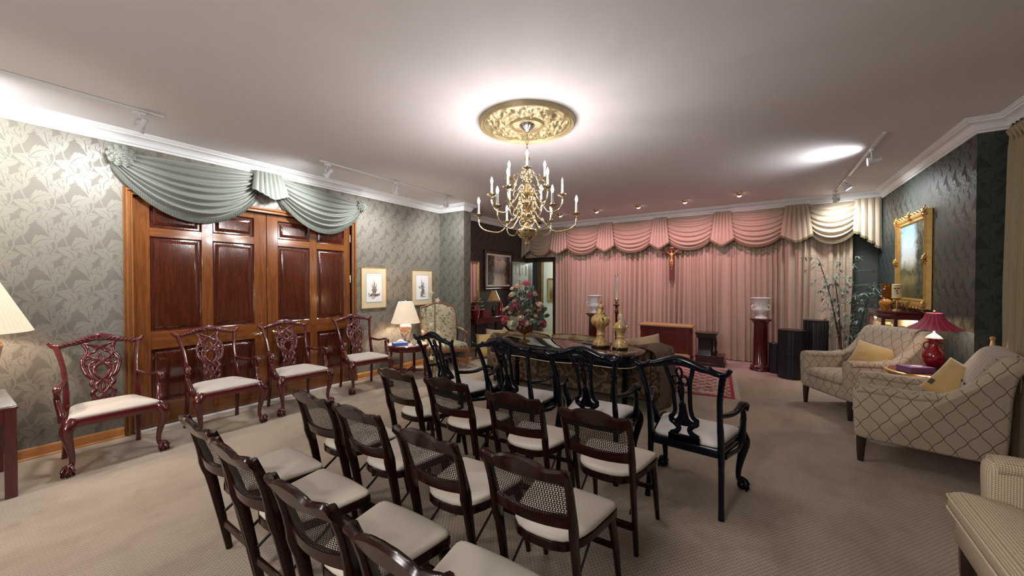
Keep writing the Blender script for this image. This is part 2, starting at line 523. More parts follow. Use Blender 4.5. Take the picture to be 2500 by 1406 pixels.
# oak baseboards
def base(name, path):
    pr = [(0,0),(-.022,0),(-.022,.008),(-.014,.018),(-.014,.078),(-.009,.088),(-.003,.095),(0,.095)]
    return struct(name, sweep(path, pr), OAK, smooth=30)
base('baseboard_left', [(XL, YN), (XL, 1.06)])
base('baseboard_stub', [(XL, 3.64), (XL, YS), (-4.6, YS), (-4.6, YS+.2), (XL, YS+.2), (XL, 8.4)])
base('baseboard_right', [(XR, 8.4), (XR, YE), (XW, YE), (XW, YN)])

# ---- the big double door in the left wall
e = struct('door_1', MB().box((XL-.02, (DY0+DY1)/2, .006), (.10, DY1-DY0, .012)), mat('white_threshold', (.6,.58,.55), .5))
m = MB()
W_ = .085
pr = [(0,0), (.020,0), (.026,.007), (.026,.013), (.012,.018), (.012,.032), (.034,.040), (.036,.052), (.018,.057), (.024,.066), (.010,.070), (0,.070)]
def casepath(yy0, yy1, zt):
    # legs and head swept together: path in (y,z), profile (height off wall, distance outwards)
    pts = [(yy0, 0.0), (yy0, zt), (yy1, zt), (yy1, 0.0)]
    rs = []
    for i, (y, z) in enumerate(pts):
        ring = []
        for (h, o) in pr:
            dy = -o if i < 2 else o
            dz = o if i in (1,2) else 0
            ring.append((XL+h, y+dy, z+dz))
        rs.append(ring)
    return rs
m.rings(casepath(DY0, DY1, DZ))
build('door_casing', m, OAKV, e, smooth=30)
build('door_jamb', MB().box((XL-.06, DY0-.012, DZ/2), (.118, .024, DZ)).box((XL-.06, DY1+.012, DZ/2), (.118, .024, DZ)).box((XL-.06, (DY0+DY1)/2, DZ+.012), (.118, DY1-DY0+.05, .024)), OAKV, e)
XD = XL-.028   # door face
def leaf(y0, y1, cols, name='door_leaf'):
    zr = [(2.301,2.069), (1.98,.994), (.815,.25)]
    zb, zt_ = .018, DZ-.006
    ys = [y0] + [c for p in cols for c in p] + [y1]
    m = MB()
    for a, b in ((ys[0],ys[1]),(ys[2],ys[3]),(ys[4],ys[5])):
        m.box((XD-.02, (a+b)/2, (zb+zt_)/2), (.04, b-a-.0008, zt_-zb), .002)
    lf = build(name, m, DOORW, e)
    m = MB()
    zz = [zt_] + [z for p in zr for z in p] + [zb]
    for (a, b) in cols:
        for k in range(0, 8, 2):
            m.box((XD-.0205, (a+b)/2, (zz[k]+zz[k+1])/2), (.040, b-a, zz[k]-zz[k+1]-.0008), .001)
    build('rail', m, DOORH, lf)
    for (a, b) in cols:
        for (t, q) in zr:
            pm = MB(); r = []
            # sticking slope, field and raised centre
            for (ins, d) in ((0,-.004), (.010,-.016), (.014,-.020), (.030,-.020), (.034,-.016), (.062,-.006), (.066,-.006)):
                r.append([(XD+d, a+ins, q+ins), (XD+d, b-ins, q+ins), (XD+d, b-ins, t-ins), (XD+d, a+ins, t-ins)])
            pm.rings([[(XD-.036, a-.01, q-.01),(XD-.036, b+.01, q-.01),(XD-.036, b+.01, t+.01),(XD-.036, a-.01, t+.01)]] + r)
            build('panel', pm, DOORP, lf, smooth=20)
    return lf
lA = leaf(DY0+.003, 2.372, [(1.271,1.704),(1.807,2.232)])
lB = leaf(2.378, DY1-.003, [(2.509,2.925),(3.027,3.445)])
for (lf, y) in ((lA, DY0+.004), (lB, DY1-.004)):
    for z in (2.175, 1.56, .32):
        h = MB().box((XD+.004, y, z), (.008, .022, .10), .002); h.tube([(XD+.010, y-.004, z-.055), (XD+.010, y-.004, z+.055)], .006, 8)
        build('hinge', h, BRASS, lf)
for (lf, y, s_) in ((lA, 2.30, -1), (lB, 2.45, 1)):
    h = MB().at((XD, y, .87), ry=pi/2)
    h.lathe([(.001,0),(.026,0),(.026,.004),(.014,.008),(.010,.03),(.010,.045),(.001,.047)], 20)
    h.M = Matrix.Identity(4)
    h.tube([(XD+.045, y, .87), (XD+.05, y+s_*.03, .872), (XD+.052, y+s_*.07, .868), (XD+.048, y+s_*.10, .862)], [.010,.009,.008,.006], 10)
    build('door_handle', h, BRASS, lf)

# ---- doorway in the back wall, its grey panelled door standing open, and the hall beyond
d2 = MB(); d2.M = BM
t = .045
for x in (DL-.03, DR+.03): d2.box((x, .235, (DH+.05)/2), (.06, .17, DH+.05), .004)
d2.box(((DL+DR)/2, .235, DH+.03), (DR-DL, .17, .06), .004)
for x in (DL-.045, DR+.045): d2.box((x, .142, (DH+.09)/2), (.09, .025, DH+.09), .006)
d2.box(((DL+DR)/2, .142, DH+.05), (DR-DL+.06, .025, .08), .006)
dd = struct('door_2', d2, DARKW)
GREYD = mat('grey_green_door_paint', (.21,.215,.18), .35, var=.06)
hd = MB()
a0 = bk(DL+.02, .14); hx, hy = a0.x, a0.y
hw = .80
ang = radians(-87)
hd.at((hx, hy, .012), rz=ang)
cols = [(.10,.36),(.44,.70)]; zr = [(1.93,1.66),(1.56,.86),(.76,.20)]
ys = [0,.10,.36,.44,.70,hw]
for a, b in ((0,.10),(.36,.44),(.70,hw)): hd.box(((a+b)/2, 0, 1.01), (b-a, .04, 2.02))
for (a, b) in cols:
    zz = [2.02] + [z for p in zr for z in p] + [0]
    for k in range(0,8,2): hd.box(((a+b)/2, 0, (zz[k]+zz[k+1])/2), (b-a, .04, zz[k]-zz[k+1]))
    for (tt, q) in zr: hd.box(((a+b)/2, 0, (tt+q)/2), (b-a, .016, tt-q)); hd.box(((a+b)/2, 0, (tt+q)/2), (b-a-.08, .030, tt-q-.08), .010)
gl = build('door_leaf', hd, GREYD, dd, label='grey six-panel door leaf standing open')
k_ = MB().at((hx, hy, .012), rz=ang); k_.tube([(.74,-.07,.93),(.74,.07,.93)], .008, 8); k_.ball((.74,.075,.93), .026); k_.ball((.74,-.075,.93), .026)
build('door_knob', k_, BRASS, gl)

HALLW = mat('pale_hall_paint', (.66,.68,.60), .7, var=.03)
h1 = MB(); h1.M = BM
h1.box((-7.0, 2.46, 1.5), (5.4, .1, 3.0)); struct('wall_hall_end', h1, HALLW, smooth=0)
h1 = MB(); h1.M = BM
h1.box((-4.35, 1.4, 1.5), (.1, 2.06, 3.0)).box((-9.2, 1.4, 1.5), (.1, 2.06, 3.0)); struct('wall_hall_side', h1, HALLW, smooth=0)
h1 = MB(); h1.M = BM
h1.box((-6.8, 1.45, 2.62), (5.0, 2.1, .06)); struct('ceiling_hall', h1, HALLW, smooth=0)
h1 = MB(); h1.M = BM
h1.box((-6.8, 1.40, -.004), (4.8, 2.0, .012)); struct('floor_hall', h1, mat('hall_carpet', (.25,.22,.16), .95), smooth=0)

# ---------------------------------------------------------------- camera
cam = bpy.data.cameras.new('camera'); co = bpy.data.objects.new('camera', cam); C.objects.link(co)
co.location = (0, 0, 1.5); co.rotation_euler = (radians(90-.74), 0, radians(32.82))
cam.sensor_width = 36; cam.lens = 36*930/2500; cam.clip_start = .02
bpy.context.scene.camera = co
# ---------------------------------------------------------------- chairs
def pad(mb, out, z0, h, crown, lip=.97):
    """upholstered pad over an outline: straight side, rolled edge, domed top"""
    n = len(out); cx = sum(p[0] for p in out)/n; cy = sum(p[1] for p in out)/n
    rs = []
    for (k, z) in ((lip, z0), (1.0, z0+h*.25), (1.0, z0+h*.55), (.985, z0+h*.8), (.955, z0+h*.97), (.88, z0+h+crown*.30), (.72, z0+h+crown*.62), (.5, z0+h+crown*.86), (.25, z0+h+crown*.98), (.02, z0+h+crown)):
        rs.append([(cx+(p[0]-cx)*k, cy+(p[1]-cy)*k, z) for p in out])
    return mb.rings(rs)
def rounded(pts, r=.03, n=4):
    """round the corners of a polygon"""
    out = []; m = len(pts)
    for i in range(m):
        a, b, c = V(pts[i-1]), V(pts[i]), V(pts[(i+1) % m])
        ra = min(r, (a-b).length*.45); rb = min(r, (c-b).length*.45)
        p = b+(a-b).normalized()*ra; q = b+(c-b).normalized()*rb
        for k in range(n+1):
            t = k/n; out.append(tuple(p*(1-t)**2+b*2*t*(1-t)+q*t*t))
    return out

def make_folding():
    t = thing('folding_chair', '', 'chair')
    stile = [(0,-.105),(.2,-.14),(.42,-.182),(.52,-.205),(.60,-.222),(.70,-.252),(.80,-.290)]
    def ys(z): return ipl(stile, z)
    for s in (-1, 1):
        P = [(s*ipl([(0,.178),(.42,.178),(.55,.182),(.8,.186)], z), ys(z), z) for z in (0,.1,.2,.3,.40,.46,.50,.54,.58,.64,.70,.76,.80)]
        R = [(.0135,.016),(.0145,.018),(.015,.020),(.0155,.022),(.016,.024),(.016,.025),(.0165,.030),(.017,.032),(.0165,.027),(.016,.022),(.016,.020),(.016,.018),(.016,.016)]
        build('rear_leg', MB().tube(P, R, 8, up=(0,1,0), sq=.8), WALNUT, t)
        P = [(s*ipl([(0,.205),(.42,.192)], z), ipl([(0,.300),(.2,.262),(.41,.195)], z), z) for z in (0,.1,.2,.3,.38,.41)]
        build('front_leg', MB().tube(P, [(.0125,.014),(.0145,.017),(.0165,.021),(.018,.025),(.019,.028),(.019,.028)], 8, up=(0,1,0), sq=.8), WALNUT, t)
        build('brace', MB().tube([(s*.150,-.135,.235),(s*.150,.03,.335),(s*.152,.13,.405)], (.004,.009), 6, sq=.7), RUBBER, t)
    # crest rail: bowed in plan, raised middle and rounded shoulders
    def bow(u): return -.030*(1-u*u)
    rs = []
    for i in range(37):
        u = -1+2*i/36; x = .203*u; au = abs(u)
        top = ipl([(0,.842),(.25,.838),(.45,.826),(.58,.812),(.72,.815),(.88,.818),(.95,.810),(1,.790)], au)
        bot = .752 if au < .80 else ipl([(.80,.752),(1,.735)], au)
        th = ipl([(0,.014),(.9,.015),(1,.008)], au)
        y0 = ys(bot)+bow(u)+.004; y1 = ys(.80)-(.010)+bow(u)*1.05
        rs.append([(x,y0-th,bot),(x,y0+th,bot),(x,y1+th,top-.010),(x,y1+th*.6,top-.002),(x,y1-th*.5,top),(x,y1-th,top-.009)])
    build('crest_rail', MB().rings(rs), WALNUTX, t, smooth=50)
    rs = []
    for i in range(25):
        u = -1+2*i/24; x = .178*u
        b = .552-.006*(1-u*u); tp = .607-.012*(1-u*u)
        y0 = ys(b)+bow(u)*.9; y1 = ys(tp)+bow(u)*.95
        rs.append([(x,y0-.012,b),(x,y0+.012,b),(x,y1+.011,tp),(x,y1-.011,tp)])
    build('lower_rail', MB().rings(rs), WALNUTX, t, smooth=50)
    # woven cane with open holes
    m = MB(); nx, nz = 30, 17; x0, x1, z0, z1 = -.166, .166, .594, .758
    dx, dz = (x1-x0)/nx, (z1-z0)/nz; idx = {}
    def P(x, z):
        u = x/.19; return (x, ys(z)+bow(u)+.001, z)
    def vid(x, z):
        k = (round(x,5), round(z,5))
        if k not in idx: idx[k] = len(m.v); m.v.append(P(x,z))
        return idx[k]
    for i in range(nx):
        for j in range(nz):
            off = 0
            cx, cz = x0+(i+.5)*dx, z0+(j+.5)*dz
            hw, hh = dx*.5, dz*.5
            o = [(cx-hw,cz-hh),(cx,cz-hh),(cx+hw,cz-hh),(cx+hw,cz),(cx+hw,cz+hh),(cx,cz+hh),(cx-hw,cz+hh),(cx-hw,cz)]
            sh = (.12 if j % 2 else -.12)*dx
            r = .37
            k = [(cx+sh-dx*r*.72,cz-dz*r*.72),(cx+sh,cz-dz*r),(cx+sh+dx*r*.72,cz-dz*r*.72),(cx+sh+dx*r,cz),(cx+sh+dx*r*.72,cz+dz*r*.72),(cx+sh,cz+dz*r),(cx+sh-dx*r*.72,cz+dz*r*.72),(cx+sh-dx*r,cz)]
            a = [vid(*q) for q in o]; b = [vid(*q) for q in k]
            for q in range(8): m.f.append((a[q], a[(q+1)%8], b[(q+1)%8], b[q]))
    build('cane_panel', m, CANE, t, smooth=0)
    # seat
    half = [(0,-.172),(.06,-.168),(.11,-.150),(.148,-.115),(.172,-.065),(.190,0),(.205,.09),(.216,.165),(.222,.205),(.214,.228),(.190,.236),(.10,.243)]
    out = half + [(-x, y) for (x, y) in half[::-1] if x > 0] + []
    out = half + [(0,.246)] + [(-x, y) for (x, y) in half[:0:-1]]
    build('seat_frame', MB().prism(out, .392, .432, .004), WALNUT, t)
    m = MB(); pad(m, [(x*.985, y*.985) for x, y in out], .430, .026, .008)
    build('seat', m, CREAM, t, smooth=60)
    build('stretcher', MB().box((0,-.132,.165), (.335,.016,.040), .003), WALNUTX, t)
    build('front_stretcher', MB().box((0,.255,.215),(.37,.014,.03),.003), WALNUTX, t)
    return t
fold = make_folding()
FR = [(-2.37,1.985,-3,'leftmost of the front row'),
      (-1.86,2.00,0,'second from left in the front row'),
      (-1.265,1.96,2,'third from left in the front row'),
      (-.73,1.925,0,'right end of the front row'),
      (-2.32,1.29,-2,'left end of the middle row'),
      (-1.85,1.275,-1,'second from left in the middle row'),
      (-1.286,1.235,-1,'third from left in the middle row'),
      (-.773,1.265,0,'right end of the middle row'),
      (-2.335,.73,-2,'leftmost of the nearest row'),
      (-1.86,.695,-1,'second from left in the nearest row'),
      (-1.30,.675,0,'third from left in the nearest row'),
      (-.80,.66,0,'nearest the camera, cropped below')]
for i, (x, y, a, w) in enumerate(FR):
    a = radians(a); loc = (x-.30*sin(a), y+.30*cos(a), 0)
    lab = 'dark cane-back folding chair with cream seat, '+w
    if i == 0: fold.location = loc; fold.rotation_euler = (0,0,a); fold['label'] = lab; fold['group'] = 'cane-back folding chairs in three rows'
    else: dup(fold, loc, a, lab)

def make_arm(wood_, woodx, seatm, kind):
    t = thing('carved_armchair', '', 'chair')
    by = [(.0,-.275),(.10,-.262),(.25,-.243),(.42,-.235),(.55,-.256),(.70,-.295),(.85,-.345),(.97,-.395)]
    def Y(z): return ipl(by, z)
    def bx(z): return ipl([(0,.232),(.2,.226),(.44,.222),(.60,.220),(.75,.225),(.88,.243),(.96,.262)], z)
    for s in (-1, 1):
        zs = (0,.03,.08,.16,.26,.36,.44,.52,.60,.68,.76,.84,.90,.945)
        P = [(s*bx(z), Y(z), z) for z in zs]
        R = [(.019,.020),(.018,.019),(.017,.018),(.017,.019),(.018,.022),(.020,.026),(.021,.027),(.020,.024),(.018,.020),(.017,.018),(.017,.017),(.018,.016),(.019,.016),(.018,.015)]
        build('rear_leg', MB().tube(cr(P,2), [R[min(i//2,len(R)-1)] for i in range(len(cr(P,2)))], 10, up=(0,1,0), sq=.55), wood_, t)
        # cabriole front leg with claw and ball foot
        d = V((s*.72,.69,0)); c = V((s*.262,.212,0))
        pts = [c+d*o+V((0,0,z)) for (o, z) in ((-.012,.43),(.008,.405),(.030,.365),(.034,.325),(.022,.27),(.006,.21),(-.006,.15),(-.008,.10),(.002,.072),(.016,.055))]
        R = [.038,.043,.042,.036,.029,.0235,.0190,.0170,.019,.022]
        m = MB().tube(cr(pts,3), [R[0] if i == 0 else lerp(R[min((i-1)//3,9)],R[min((i-1)//3+1,9)],((i-1)%3+1)/3) for i in range(len(cr(pts,3)))], 12, up=d)
        for q in range(5):    # carved knee
            a = -.9+q*.45; e = V((d.x*cos(a)-d.y*sin(a), d.x*sin(a)+d.y*cos(a), 0))
            m.tube([c+d*.0+e*.036+V((0,0,.40)), c+d*.022+e*.036+V((0,0,.36)), c+d*.026+e*.030+V((0,0,.315))], [.008,.009,.003], 6)
        m.ball(c+d*(-.02)+V((-s*.035,0,.385)), .024); m.ball(c+d*(-.02)+V((0,-.035,.385)), .024)
        lg = build('front_leg', m, wood_, t, smooth=60)
        b = c+d*.022; m = MB().ball(b+V((0,0,.036)), .0345, 14, 10, (1,1,1.0))
        for q in range(4):
            a = (q-1.5)*.95; e = V((d.x*cos(a)-d.y*sin(a), d.x*sin(a)+d.y*cos(a), 0))
            m.tube([b+e*.006+V((0,0,.082)), b+e*.026+V((0,0,.072)), b+e*.041+V((0,0,.045)), b+e*.040+V((0,0,.018)), b+e*.034+V((0,0,.004))], [.012,.011,.010,.009,.005], 8)
        build('claw_foot', m, wood_, lg, smooth=60)
        # arm and its support
        P = cr([(s*.222,-.290,.665),(s*.250,-.20,.652),(s*.276,-.10,.648),(s*.292,-.02,.664),(s*.302,.045,.676),(s*.312,.085,.664),(s*.318,.098,.640),(s*.310,.090,.624)], 4)
        R = [(.017,.016) if i < 6 else (.022,.014) if i < 14 else (.026,.016) if i < 22 else (.020,.015) for i in range(len(P))]
        build('arm', MB().tube(P, R, 10, sq=.3), wood_, t, smooth=60)
        P = cr([(s*.288,.105,.40),(s*.292,.098,.455),(s*.300,.070,.51),(s*.306,.040,.56),(s*.308,.036,.60),(s*.300,.030,.65)], 4)
        build('arm_support', MB().tube(P, [lerp(.025,.015,i/(len(P)-1)) for i in range(len(P))], 10, sq=.3), wood_, t, smooth=60)
    # crest rail with flaring ears
    def Yc(z): return Y(z)-.004
    cp = [(-.298,.985),(-.280,.958),(-.248,.944),(-.215,.950),(-.180,.962),(-.140,.968),(-.095,.984),(-.045,1.000),(0,1.006)]
    cp = cp+[(-x,z) for x, z in cp[-2::-1]]
    P = cr([(x, Yc(z), z) for x, z in cp], 4)
    R = []
    for p in P:
        a = abs(p.x); R.append((ipl([(0,.026),(.08,.024),(.16,.020),(.22,.018),(.27,.019),(.30,.013)],a)*.8, ipl([(0,.034),(.08,.029),(.16,.022),(.22,.019),(.27,.020),(.30,.013)],a)))
    m = MB().tube(P, R, 12, up=(0,0,1))
    if kind == 'red':
        for q in range(9):   # shell and leafage on the crest
            a = radians(-80+q*20); m.tube([(0,Yc(.985)+.014,.972),(sin(a)*.022,Yc(.985)+.026,.985+cos(a)*.010),(sin(a)*.052,Yc(1.)+.020,.985+cos(a)*.032)], [.004,.006,.003], 6)
        for s in (-1,1):
            for q in range(7):
                x = s*(.065+q*.027); z = ipl([(0,1.006),(.045,1.0),(.095,.984),(.14,.968),(.18,.962),(.25,.944)],abs(x))
                m.tube([(x-s*.018,Yc(z)+.014,z-.010),(x,Yc(z)+.021,z+.002),(x+s*.016,Yc(z)+.014,z+.012)], [.003,.007,.003], 6)
    else:
        for q in range(7):
            a = radians(-60+q*20); m.tube([(0,Yc(.985)-.016,.985),(sin(a)*.020,Yc(.99)-.024,.995+cos(a)*.006),(sin(a)*.036,Yc(1.)-.016,.992+cos(a)*.026)], [.003,.0055,.003], 6)
        for s in (-1,1): m.ball((s*.185,Yc(.965),.974), .016); m.tube([(s*.150,Yc(.97)-.014,.970),(s*.172,Yc(.97)-.018,.984),(s*.196,Yc(.97)-.014,.970)], .005, 6)
    build('crest_rail', m, woodx, t, smooth=60)
    # pierced splat
    m = MB()
    def B(x, z, o=0): return (x, Y(z)+.004+o, z)
    def rib(pts, a=.011, b=.010, o=0, n=4, close=False):
        m.tube(cr([B(x,z,o+(.006 if (i%2) else -.0)) for i,(x,z) in enumerate(pts)], n, close), (b,a) if False else (a*1.28,b*1.15), 8, up=(0,1,0), close=close, cap=not close)
    if kind == 'red':
        for s in (-1,1):
            rib([(s*.050,.475),(s*.070,.520),(s*.045,.560),(s*.070,.600),(s*.060,.640),(s*.090,.680),(s*.112,.750),(s*.112,.810),(s*.082,.860),(s*.080,.905),(s*.100,.955)], .013, .010)
            rib([(s*.030,.480),(-s*.030,.545),(-s*.040,.590),(s*.010,.640),(s*.050,.700),(s*.030,.760),(-s*.040,.810),(-s*.075,.850),(-s*.030,.895),(s*.040,.930)], .011, .009, .003)
            rib([(s*.012,.615),(s*.050,.650),(s*.075,.720),(s*.070,.775),(s*.030,.792),(-s*.005,.760)], .009, .009)
            rib([(s*.112,.80),(s*.075,.82),(s*.040,.79),(s*.060,.755),(s*.100,.77)], .008, .008)
            rib([(s*.100,.955),(s*.050,.935),(s*.020,.90),(s*.050,.87),(s*.085,.885)], .009, .009)
            for z in (.60,.69,.86): m.ball(B(s*(.066 if z<.65 else .094), z), .014)
        rib([(0,.86),(.022,.82),(0,.79),(-.022,.82)], .007, .007, close=True)
        m.ball(B(0,.79), .014); m.ball(B(0,.62), .017)
        rib([(0,.60),(.0,.55),(.0,.50)], .012, .009)
    else:
        for s in (-1,1):
            rib([(s*.088,.975),(s*.076,.92),(s*.060,.86),(s*.052,.79),(s*.050,.72),(s*.050,.65),(s*.062,.61),(s*.085,.590),(s*.074,.572)], .011, .010)
            rib([(s*.055,.855),(s*.030,.838),(s*.008,.848)], .007, .008)
            pts = [(s*.026+.022*cos(a), .868+.030*sin(a)) for a in [q*pi/4 for q in range(8)]]
            rib(pts, .006, .007, close=True, n=2)
            rib([(s*.070,.585),(s*.080,.565),(s*.055,.548),(s*.035,.52),(s*.045,.495),(s*.085,.470)], .014, .011)
            rib([(s*.012,.70),(s*.016,.64),(s*.030,.59),(s*.055,.565)], .008, .009)
        pts = [(.017*cos(a), .922+.032*sin(a)) for a in [q*pi/4 for q in range(8)]]
        rib(pts, .006, .007, close=True, n=2)
        m.tube([B(0,.845),B(0,.81),B(0,.76),B(0,.70)], [(.010,.009),(.024,.010),(.018,.010),(.009,.009)], 8, up=(0,1,0))
        m.ball(B(0,.715), .014); m.tube([B(0,.70),B(0,.65),B(0,.60),B(0,.565)], [(.008,.009),(.009,.009),(.018,.010),(.040,.011)], 8, up=(0,1,0))
        m.tube([B(0,.575),B(0,.545)], [(.062,.010),(.040,.010)], 8, up=(0,1,0), sq=.8)
    build('splat', m, wood_, t, smooth=60)
    out = rounded([(-.222,-.245),(.222,-.245),(.298,.238),(-.298,.238)], .02)
    m = MB().prism(out, .372, .432, .005)
    if kind == 'blk':
        for s in (-1,1):
            m.box((0, -.25, .455), (.20,.022,.05), .006)
            m.tube(cr([(s*.24,-.20,.375),(s*.26,-.05,.360),(s*.275,.05,.350),(s*.285,.16,.372)],3), (.012,.016), 8)
        m.tube(cr([(-.26,.23,.365),(-.12,.238,.352),(0,.24,.345),(.12,.238,.352),(.26,.23,.365)],3), (.012,.020), 8)
    else: m.box((0,-.248,.455), (.15,.02,.05), .006)
    build('seat_rail', m, woodx, t)
    m = MB(); pad(m, rounded([(-.205,-.225),(.205,-.225),(.278,.222),(-.278,.222)], .05), .425, .030, .032)
    build('seat', m, seatm, t, smooth=60)
    return t
red = make_arm(MAHO, MAHOX, SEATRED, 'red')
RED = [(-4.70,.880,-90,'by the wallpaper left of the double door'),
       (-4.70,1.700,-90,'in front of the left leaf of the double door'),
       (-4.70,2.480,-95,'in front of the right leaf of the double door'),
       (-4.74,3.440,-101,'beside the octagonal lamp table')]
for i, (x, y, a, w) in enumerate(RED):
    lab = 'red mahogany armchair, '+w
    if i == 0: red.location = (x,y,0); red.rotation_euler = (0,0,radians(a)); red['label'] = lab; red['group'] = 'red mahogany armchairs along the left wall'
    else: dup(red, (x,y,0), radians(a), lab)
blk = make_arm(BLACKL, BLACKL, SEATBLK, 'blk')
BLK = [(-2.55,3.03,-8,'leftmost of its row'),
       (-1.85,3.06,2,'second from left, before the flowers'),
       (-1.115,3.04,2,'third from left, before the two ochre urns'),
       (-.385,3.02,-6,'rightmost, seen whole from behind')]
for i, (x, y, a, w) in enumerate(BLK):
    lab = 'black lacquered armchair with white seat, '+w
    if i == 0: blk.location = (x,y,0); blk.rotation_euler = (0,0,radians(a)); blk['label'] = lab; blk['group'] = 'black lacquered armchairs behind the folding rows'
    else: dup(blk, (x,y,0), radians(a), lab)
# ---------------------------------------------------------------- drapery
def swag(name, parent, T, l, r, sl, sr, sag0, sag, folds, mat_, fmat, nu=40, fr=.055, out0=.0, bulge=.05, drape=.75, zigzag=False, rip=.030):
    """draped cloth between l=(x,z) and r; the sides gather down by sl, sr; sag is the drop of the lower edge"""
    def f(u, t):
        x = lerp(l[0], r[0], u)
        zl = l[1]-t*sl; zr = r[1]-t*sr
        w = max(0., 4*u*(1-u))
        z = lerp(zl, zr, u) - lerp(sag0, sag, t)*w**drape
        env = sin(pi*u)**.45 if 0 < u < 1 else 0
        tt = t**1.15
        ph = tt*folds*2*pi + .9*sin(u*3+l[0]*3)
        o = out0 + bulge*(w**.5)*(.35+.65*sin(pi*min(1,t*.75+.12))) + (rip*(.4+t*.6))*sin(ph)*(.35+.65*env)
        if t < .06: o = o*t/.06 + .004
        return T(x, z - .004*sin(ph*.5), o)
    o = build(name, MB().grid(f, nu, int(folds*9), ), mat_, parent, smooth=180)
    def g(u, v):
        k = 3 if zigzag else 0
        p = f(u, 1.0); q = f(u, .985); 
        d = V(p)-V(q); 
        e = V(p); n = v*fr
        ou = .006*sin(u*nu*9)*v
        b = V(T(lerp(l[0],r[0],u), 0, ou)) - V(T(lerp(l[0],r[0],u), 0, 0))
        return tuple(V((e.x, e.y, e.z - n)) + b + (V(T(0,0,.008))-V(T(0,0,0)))*(1-v))
    build('fringe', MB().grid(g, nu*4, 3), fmat, o, smooth=30)
    return o
def jabot(name, parent, T, x0, x1, zt, zb, mat_, fmat, n=5, flare=.04, out=.05, amp=.028, fr=.04, nu=60):
    """pleated tail; zb(u) gives the lower edge"""
    def f(u, t, dz=0):
        s = (u-.5)*2
        x = lerp(x0, x1, u) + s*flare*t
        z = lerp(zt, zb(u), t) - dz
        ph = u*n; tri = abs((ph % 1)-.5)*2
        o = out*(.45+.55*t) + amp*(.5+.5*t)*(1-tri)**.6 - .02*abs(s)**3
        x += .018*t*(((ph % 1)-.5))
        return T(x, z, o)
    o = build(name, MB().grid(lambda u,t: f(u,t), nu, 8), mat_, parent, smooth=60)
    build('fringe', MB().grid(lambda u,v: tuple(V(f(u,1.0,v*fr)) + (V(T(0,0,.004+.004*sin(u*nu*2)*v))-V(T(0,0,0)))), nu*2, 2), fmat, o, smooth=30)
    return o
# valance along the draped wall
vl = thing('swag_valance', 'champagne swag and jabot valance across the draped back wall', 'valance')
def TB(x, z, o): return tuple(bk(x, -o, z))
edges = [-6.89,-6.64,-5.98,-5.55,-4.76,-4.38,-3.57,-3.22,-2.42,-2.06,-1.30,-.89,-.325,0]
m = MB(); m.M = BM; m.box((-3.43, .115, 2.83), (6.82, .20, .05)); build('valance_board', m, VALANCE, vl)
for i in range(1, 12, 2):
    a, b = edges[i], edges[i+1]
    swag('swag', vl, TB, (a-.03,2.865), (b+.03,2.865), .42, .42, .05, .235, 6, VALANCE, VTRIM)
for i in range(0, 13, 2):
    a, b = edges[i], edges[i+1]
    if i == 12: zb = lambda u: lerp(2.36, 2.04, u**1.1)+ .015*(1 if (u*4%1)>.5 else 0); jabot('jabot', vl, TB, a-.02, b-.005, 2.868, zb, VALANCE, VTRIM, n=4, flare=.0, out=.06)
    elif i == 0: jabot('jabot', vl, TB, a+.03, b+.02, 2.868, lambda u: lerp(2.14, 2.34, u), VALANCE, VTRIM, n=3, flare=.01)
    else: jabot('jabot', vl, TB, a+.035, b-.035, 2.868, lambda u: 2.36-.13*(1-abs(2*u-1))**.8, VALANCE, VTRIM, n=6, flare=.055, out=.075, amp=.04)
# the long drape
def pleat(x, z, seed=0, zt=2.8):
    w = noise.noise(V((x*1.3, seed, 0)))*1.6 + noise.noise(V((x*4.1, seed+3, z*.12)))*.8
    ph = (x/.105 + w)*2*pi
    k = 1-z/zt
    a = .044*(.62+.38*k) * (.8+.7*noise.noise(V((x*3.1, seed+5, z*.3))))
    s0 = sin(ph + .5*noise.noise(V((x*2, z*.8, seed)))*k*2)
    o = a*math.copysign(abs(s0)**.65, s0) + .010*sin(ph*2.03+1.3+z*.4)*k + .012*noise.noise(V((x*9, z*1.2, seed)))*k
    return o
def drape(name, parent, T, x0, x1, z0, z1, mat_, dens=210, nz=22, **k):
    n = int((x1-x0)*dens)
    m = MB().grid(lambda u, v: T(lerp(x0,x1,u), lerp(z1,z0,v), pleat(lerp(x0,x1,u), lerp(z1,z0,v))), n, nz)
    return build(name, m, mat_, parent, smooth=180)
def TD(x, z, o): return tuple(bk(x, .135-o*1.1, z))
o = drape('drapery_curtain', None, TD, -5.93, -.335, .012, 2.80, DRAPE)
tag(o, 'floor-length champagne silk drape covering the back wall beneath the valance', 'curtain')
o = drape('door_drape', None, TD, -6.86, -5.94, DH+.11, 2.80, DRAPE, nz=6)
tag(o, 'short champagne drape hanging above the open back doorway', 'curtain')

